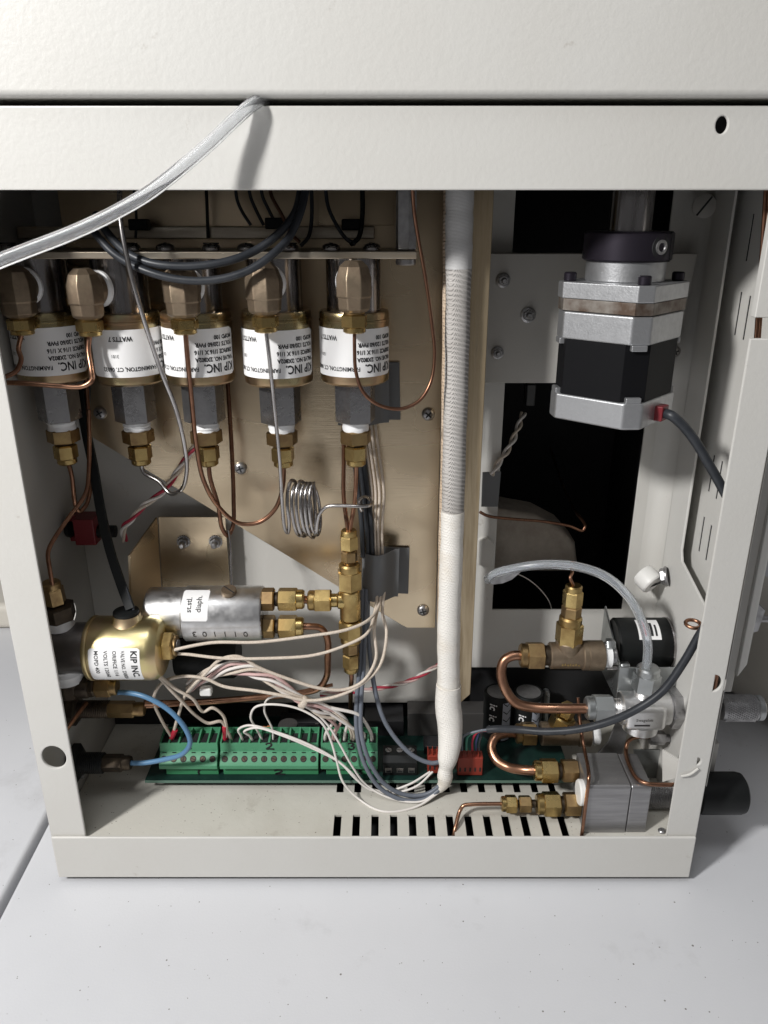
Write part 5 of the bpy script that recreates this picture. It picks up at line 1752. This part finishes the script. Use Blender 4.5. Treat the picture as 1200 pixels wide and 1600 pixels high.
# needle valve
Yn = 3.2
nv = thing('needle_valve', 'bright steel needle valve with knurled knob through the right side', 'valve', at(1010, 1140, Yn))
zn_ = at(1000, 1106, Yn).z
XN = lambda px, row=1106: at(px, row, Yn).x
p0, p1 = Vector((XN(914), Yn, zn_)), Vector((XN(1072), Yn, zn_))
ff = lambda px: (XN(px) - p0.x) / (p1.x - p0.x)
stack(nv, p0, p1, [('inlet_nut', ff(957), ff(915), 0.68, 'nut', GALV), ('inlet_neck', ff(955), ff(972), 0.48, 'thread', SILVER), ('body_barrel', ff(968), ff(1044), 0.82, 'cyl', SILVER),
      ('bonnet_hex', ff(1044), ff(1066), 1.0, 'hex', STEELH), ('bonnet', ff(1066), ff(1090), 0.86, 'cyl', STEELH)])
xb_ = XN(1003)
mb = MB()
mb.obox((xb_, Yn - 0.1, zn_ - 0.12), (2.0, 1.6, 1.35), Matrix.Identity(3))
bd = mb.build('body_block', SILVER, nv, bevel=0.3, seg=4)
mb = MB()
mb.lathe((xb_, Yn - 0.05, zn_ - 1.25), (0, 0, 1), [(0.5, 0), (0.85, 0.12), (0.9, 0.6)], 32)
mb.build('body_base', SILVER, nv)
mb = MB()
tv, tf = text2d('Swagelok', 0.22, 0.0)
mb.add([Vector((xb_ - 0.55 + p.x, Yn - 0.915, zn_ - 0.15 + p.y)) for p in tv], tf)
mb.box((xb_ - 0.6, Yn - 0.915, zn_ - 0.42), (xb_ + 0.15, Yn - 0.905, zn_ - 0.34))
mb.build('stamped_mark', STAMP, nv)
stack(nv, (xb_, Yn, zn_ + 0.3), (xb_ + 0.05, Yn, at(1009, 1042, Yn).z), [('outlet_neck', 0, 0.42, 0.5, 'thread', SILVER), ('outlet_nut', 0.36, 1.0, 0.66, 'nut', GALV)])
xk_ = XN(1125)
stack(nv, (XR - 0.6, Yn, zn_), (XN(1190), Yn, zn_), [('stem', 0, 0.5, 0.3, 'cyl', SILVER), ('knurled_knob', (xk_ - XR + 0.6) / (XN(1190) - XR + 0.6), 0.93, 0.68, 'knurl', STEELH), ('knob_cap', 0.92, 1.0, 0.62, 'cyl', GALV)])

# lower brown tee behind the dark cable
Yl = 4.9
lt = thing('brass_tee', 'brown brass tee half hidden behind the dark cable', 'pipe fitting', at(870, 1165, Yl))
zl_ = at(870, 1146, Yl).z
XLq = lambda px: at(px, 1146, Yl).x
stack(lt, (XLq(800), Yl, zl_), (XLq(935), Yl, zl_), [('side_nut', 0.28, 0.04, 0.62, 'nut', BRASSD), ('tee_body', 0.33, 0.76, 0.62, 'cyl', BRONZE), ('tee_socket', 0.76, 0.9, 0.68, 'cyl', BRONZE), ('thread_tape', 0.9, 1.0, 0.58, 'tape', TAPE)])
stack(lt, (XLq(868), Yl, zl_), (XLq(882), Yl - 0.25, zl_ + 1.75), [('branch_nut', 0.25, 0.72, 0.62, 'hex', BRASS), ('cap_nut', 0.72, 1.1, 0.42, 'hex', BRASS)])
pipe('copper_tube', 'thick copper bend from the hidden tee down to the metal block', 'tube',
     [Vector((XLq(806), Yl, zl_)), at(790, 1146, Yl - 0.1), at(773, 1153, Yl - 0.4), at(768, 1170, Yl - 0.8), at(776, 1188, Yl - 1.3), at(795, 1199, Yl - 1.7), at(820, 1203, Yl - 2.2), at(845, 1204, 2.5)], 0.235, COPPER, n=16)
stack(lt, at(930, 1120, 4.6), at(975, 1172, 4.0), [('bracket_bolt', 0, 0.1, 0.2, 'cyl', GALV)])
mb = MB()
mb.prism([at(965, 1125, 4.4), at(985, 1130, 4.4), at(972, 1178, 4.4), at(932, 1180, 4.4), at(950, 1160, 4.4)], (0, 0.12, 0))
mb.build('steel_tab', STEELH, lt, bevel=0.03)

# pressure regulator block on the floor
rg = thing('regulator_block', 'two piece milled aluminium regulator block standing at the right of the floor', 'regulator', (11.2, 2.2, ZF))
yg = 0.5
zt_ = at(960, 1229, yg).z
xg0, xg1, xg2 = at(920, 1229, yg).x, at(988, 1229, yg).x, at(1020, 1229, yg).x
zf0 = ZF + 0.02
mb = MB()
mb.prism([(xg0, yg, zf0), (xg0, yg, zt_ - 0.1), (xg0, yg + 0.1, zt_), (xg0, 2.95, zt_), (xg0, 2.95, zf0)], (xg1 - xg0 - 0.03, 0, 0))
mb.build('main_block', ALUB, rg, bevel=0.05)
mb = MB()
mb.prism([(xg1, yg + 0.02, zf0), (xg1, yg + 0.02, zt_ - 0.12), (xg1, yg + 0.12, zt_ - 0.02), (xg1, 2.93, zt_ - 0.02), (xg1, 2.93, zf0)], (xg2 - xg1, 0, 0))
mb.build('cover_block', ALUB, rg, bevel=0.07, seg=3)
mb = MB()
cbt = at(900, 1238, 1.25)
mb.lathe((xg0 + 0.02, 1.25, cbt.z), (-1, 0, 0), [(0.62, 0), (0.62, 0.2), (0.56, 0.27)], 28)
mb.build('round_plug', WPLAS, rg)
for nm, row, Y, px0 in (('upper', 1204, 2.5, 834), ('lower', 1256, 1.55, 838)):
    a_ = at(px0, row, Y)
    if nm == 'lower':
        a_.z = max(a_.z, ZF + 0.62)
    b_ = Vector((xg0 + 0.02, Y, a_.z))
    stack(rg, b_, a_, [('port_hex', 0, 0.38, 0.58, 'hex', BRASSD), ('port_neck', 0.36, 0.48, 0.36, 'cyl', BRONZED), ('port_nut', 0.46, 1.0, 0.6, 'nut', BRASS)])
    if nm == 'lower':
        zc2 = a_.z
        e_ = Vector((at(783, row, Y).x, Y, a_.z))
        stack(rg, a_, e_, [('reducer_neck', 0, 0.2, 0.2, 'cyl', BRONZED), ('reducer_hex', 0.15, 0.5, 0.42, 'hex', BRASSD), ('reducer_neck', 0.5, 0.6, 0.2, 'cyl', BRONZED), ('reducer_nut', 0.56, 1.0, 0.44, 'nut', BRASS)])
        pipe('copper_tube', 'thin copper tube from the small nuts bending down over the floor slots', 'tube',
             [e_ + Vector((0.1, 0, 0)), e_ + Vector((-0.5, 0, 0)), at(735, 1257, 1.52), at(724, 1259, 1.5), at(718, 1268, 1.4), at(711, 1295, 0.7), at(706, 1318, 0.45)], 0.095, COPPER)
pipe('copper_tube', 'thin copper tube passing down in front of the aluminium block', 'tube', pp((903, 1090, 3.9), (906, 1125, 3.4), (912, 1165, 2.6), (919, 1200, 1.2), (920, 1215, 0.55), (916, 1250, 0.38), (911, 1290, 0.33), (906, 1325, 0.3)), 0.085, COPPERD)
pipe('copper_tube', 'copper tube curving over the top of the aluminium block to the right', 'tube', pp((1015, 1152, 3.6), (995, 1152, 3.5), (982, 1158, 3.3), (978, 1172, 3.0), (983, 1195, 1.9), (996, 1217, 0.9), (1010, 1224, 0.55), (1030, 1226, 0.5), (1060, 1226, 0.5)), 0.1, COPPERD)
stack(rg, at(1012, 1152, 3.6), at(1060, 1154, 3.6), [('small_nut', 0.05, 0.55, 0.36, 'hex', STEELH), ('small_neck', 0.5, 0.75, 0.2, 'cyl', STEELH), ('small_hex', 0.7, 0.98, 0.3, 'hex', STEELH)])
Yk_ = 2.4
zkn = at(1030, 1244, Yk_).z
stack(rg, (xg2, Yk_, zkn), (at(1095, 1240, Yk_).x, Yk_, zkn), [('threaded_stem', 0, 1.0, 0.62, 'thread', STEELH)])
xk0_, xk1_ = at(1086, 1240, Yk_).x, at(1162, 1240, Yk_).x
mb = MB()
mb.lathe((xk0_, Yk_, zkn + 0.2), (1, 0, 0), [(0.7, 0), (1.0, 0.06), (1.03, 0.2), (1.03, xk1_ - xk0_ - 0.35), (0.98, xk1_ - xk0_ - 0.15), (0.8, xk1_ - xk0_ - 0.03), (0.3, xk1_ - xk0_)], 48)
mb.build('black_knob', BLACKP, rg)
# galvanised cover and clear guard behind the block
mb = MB()
mb.prism([at(990, 1172, 4.4), at(1045, 1172, 4.4), at(1040, 1220, 4.4), at(995, 1225, 4.4)], (0, 0.1, 0))
mb.build('galvanised_guard', GALV, rg, bevel=0.02)
stack(rg, at(1034, 1304, 0.6), at(1034, 1296, 0.6), [('floor_bolt', 0, 1, 0.18, 'cyl', STEELH)])

# white plastic cable button and star nut on the right wall
t = thing('nylon_clamp', 'white slotted nylon clamp with toothed nut on the right wall', 'clamp', at(1020, 920, 7.0))
c = at(1022, 912, 6.6)
mb = MB()
mb.lathe(c + Vector((-0.5, 0.5, 0.35)), (0.55, -0.75, -0.45), [(0.55, 0), (0.62, 0.15), (0.62, 0.75), (0.56, 0.82)], 26)
mb.cur = 1
mb.obox(c + Vector((-0.05, -0.12, -0.02)), (1.1, 0.06, 0.08), Matrix.Rotation(R(-25), 3, 'Y'))
mb.build('slotted_body', [WPLAS, DARKIN], t)
stack(t, at(1016, 903, 6.8), at(1042, 900, 6.5), [('screw_thread', 0, 0.75, 0.2, 'thread', WPLAS), ('star_nut', 0.6, 0.95, 0.42, 'hex', STEELH), ('tooth_washer', 0.9, 1.05, 0.5, 'cyl', STEELH)])
# copper eyelet on the right wall
mb = MB()
c = at(1083, 975, 1.6)
ring = [c + Vector((0.32 * math.cos(t_), 0.3 * math.sin(t_), 0.04 * math.sin(t_))) for t_ in [2 * math.pi * k / 24 for k in range(25)]]
mb.tube(ring + [c + Vector((0.9, -0.2, 0.1))], 0.085, 8, 2)
tag(mb.build('copper_ring', COPPER, None, sharp=70), 'bent copper wire ring sticking out beside the right post', 'wire ring')
# copper tubes in the notch at the upper right
for i, px in enumerate((1192, 1197)):
    pipe('copper_tube', ('vertical copper tube at the upper right post, left one of two', 'vertical copper tube at the upper right post, right one of two')[i], 'tube',
         pp((px + 5, 285, 1.2), (px - 1, 380, 1.2), (px - 7, 470, 1.2), (px - 12, 540, 1.2), (px - 18, 600, 1.2)), 0.07, COPPERD, 'copper tubes at the upper right post')
# seen through the half holes of the right post
pipe('copper_tube', 'copper tube glimpsed through the half round hole of the right post', 'tube', pp((1122, 1030, 0.8), (1115, 1070, 0.8), (1108, 1110, 0.8)), 0.16, COPPER)

# ================================================================== IN THE REAR OPENING
mb = MB()
c = at(800, 850, 10.5)
P = [at(740, 800, 11.5), at(780, 795, 11.5), at(840, 806, 11.5), at(878, 826, 11.5), at(900, 850, 11.5), at(905, 895, 11.5), at(740, 895, 11.5)]
mb.prism(P, (0, 2.5, 0))
tag(mb.build('insulation_block', FELT, None, bevel=0.35, seg=4), 'dusty beige insulation block inside the dark opening', 'insulation')
mb = MB()
mb.prism([at(748, 845, 8.2), at(762, 841, 8.2), at(772, 850, 8.2), at(770, 884, 8.2), at(748, 884, 8.2)], (0, 0.4, 0))
tag(mb.build('white_bracket', PAINT, None, bevel=0.05), 'small white bracket beside the tan channel, left of the opening', 'bracket')
mb = MB()
mb.prism([at(754, 738, 8.1), at(783, 737, 8.1), at(778, 792, 8.1), at(752, 792, 8.1)], (0, 0.08, 0))
tag(mb.build('cable_clip', GREYC, None, bevel=0.02), 'grey clip holding the twisted wires beside the dark opening', 'cable clip')
twisted('twisted_wires', 'grey twisted wires rising from the clip in the dark opening', pp((768, 742, 8.0), (780, 722, 8.2), (795, 700, 8.6), (808, 672, 9.2), (818, 645, 10)), 0.08, 0.1, 1.6, [WHITEW, CLOTHW])
pipe('copper_tube', 'thin copper tube bent across the dark opening', 'tube', pp((750, 800, 8.0), (762, 806, 8.1), (790, 810, 8.3), (850, 815, 8.6), (890, 822, 8.8), (910, 829, 8.9), (914, 822, 9.0), (900, 800, 10.5), (880, 760, 14.0), (860, 700, 18.5)), 0.08, COPPERD)
pipe('clear_hair_tube', 'hair thin clear filament in the lower part of the dark opening', 'filament', pp((800, 893, 8.6), (825, 905, 8.8), (845, 922, 9.0), (858, 940, 9.0), (864, 960, 9.0)), 0.03, WHITEW, n=6)

# ================================================================== BEIGE COVER BEHIND THE CASE
mb = MB()
P = []
for px, py in ((1115, 1040), (1260, 1120)):
    P.append(atz(px, py, TZ))
d = (P[1] - P[0]).normalized()
mb.lathe(P[0] + Vector((-3, 4.2, 4.0)), d, [(3.6, 0), (4.0, 0.4), (4.0, 22), (3.6, 22.4)], 40)
tag(mb.build('beige_roll', BEIGEC, None), 'beige rounded body lying on the table behind the right side of the case', 'roll')
mb = MB()
q0 = atz(40, 985, TZ)
mb.box((q0.x - 30, q0.y, TZ), (q0.x + 4, q0.y + 20, TZ + 2.2))
tag(mb.build('beige_box', BEIGEC, None, bevel=0.6, seg=4), 'low beige panel on the table behind the left post', 'panel')
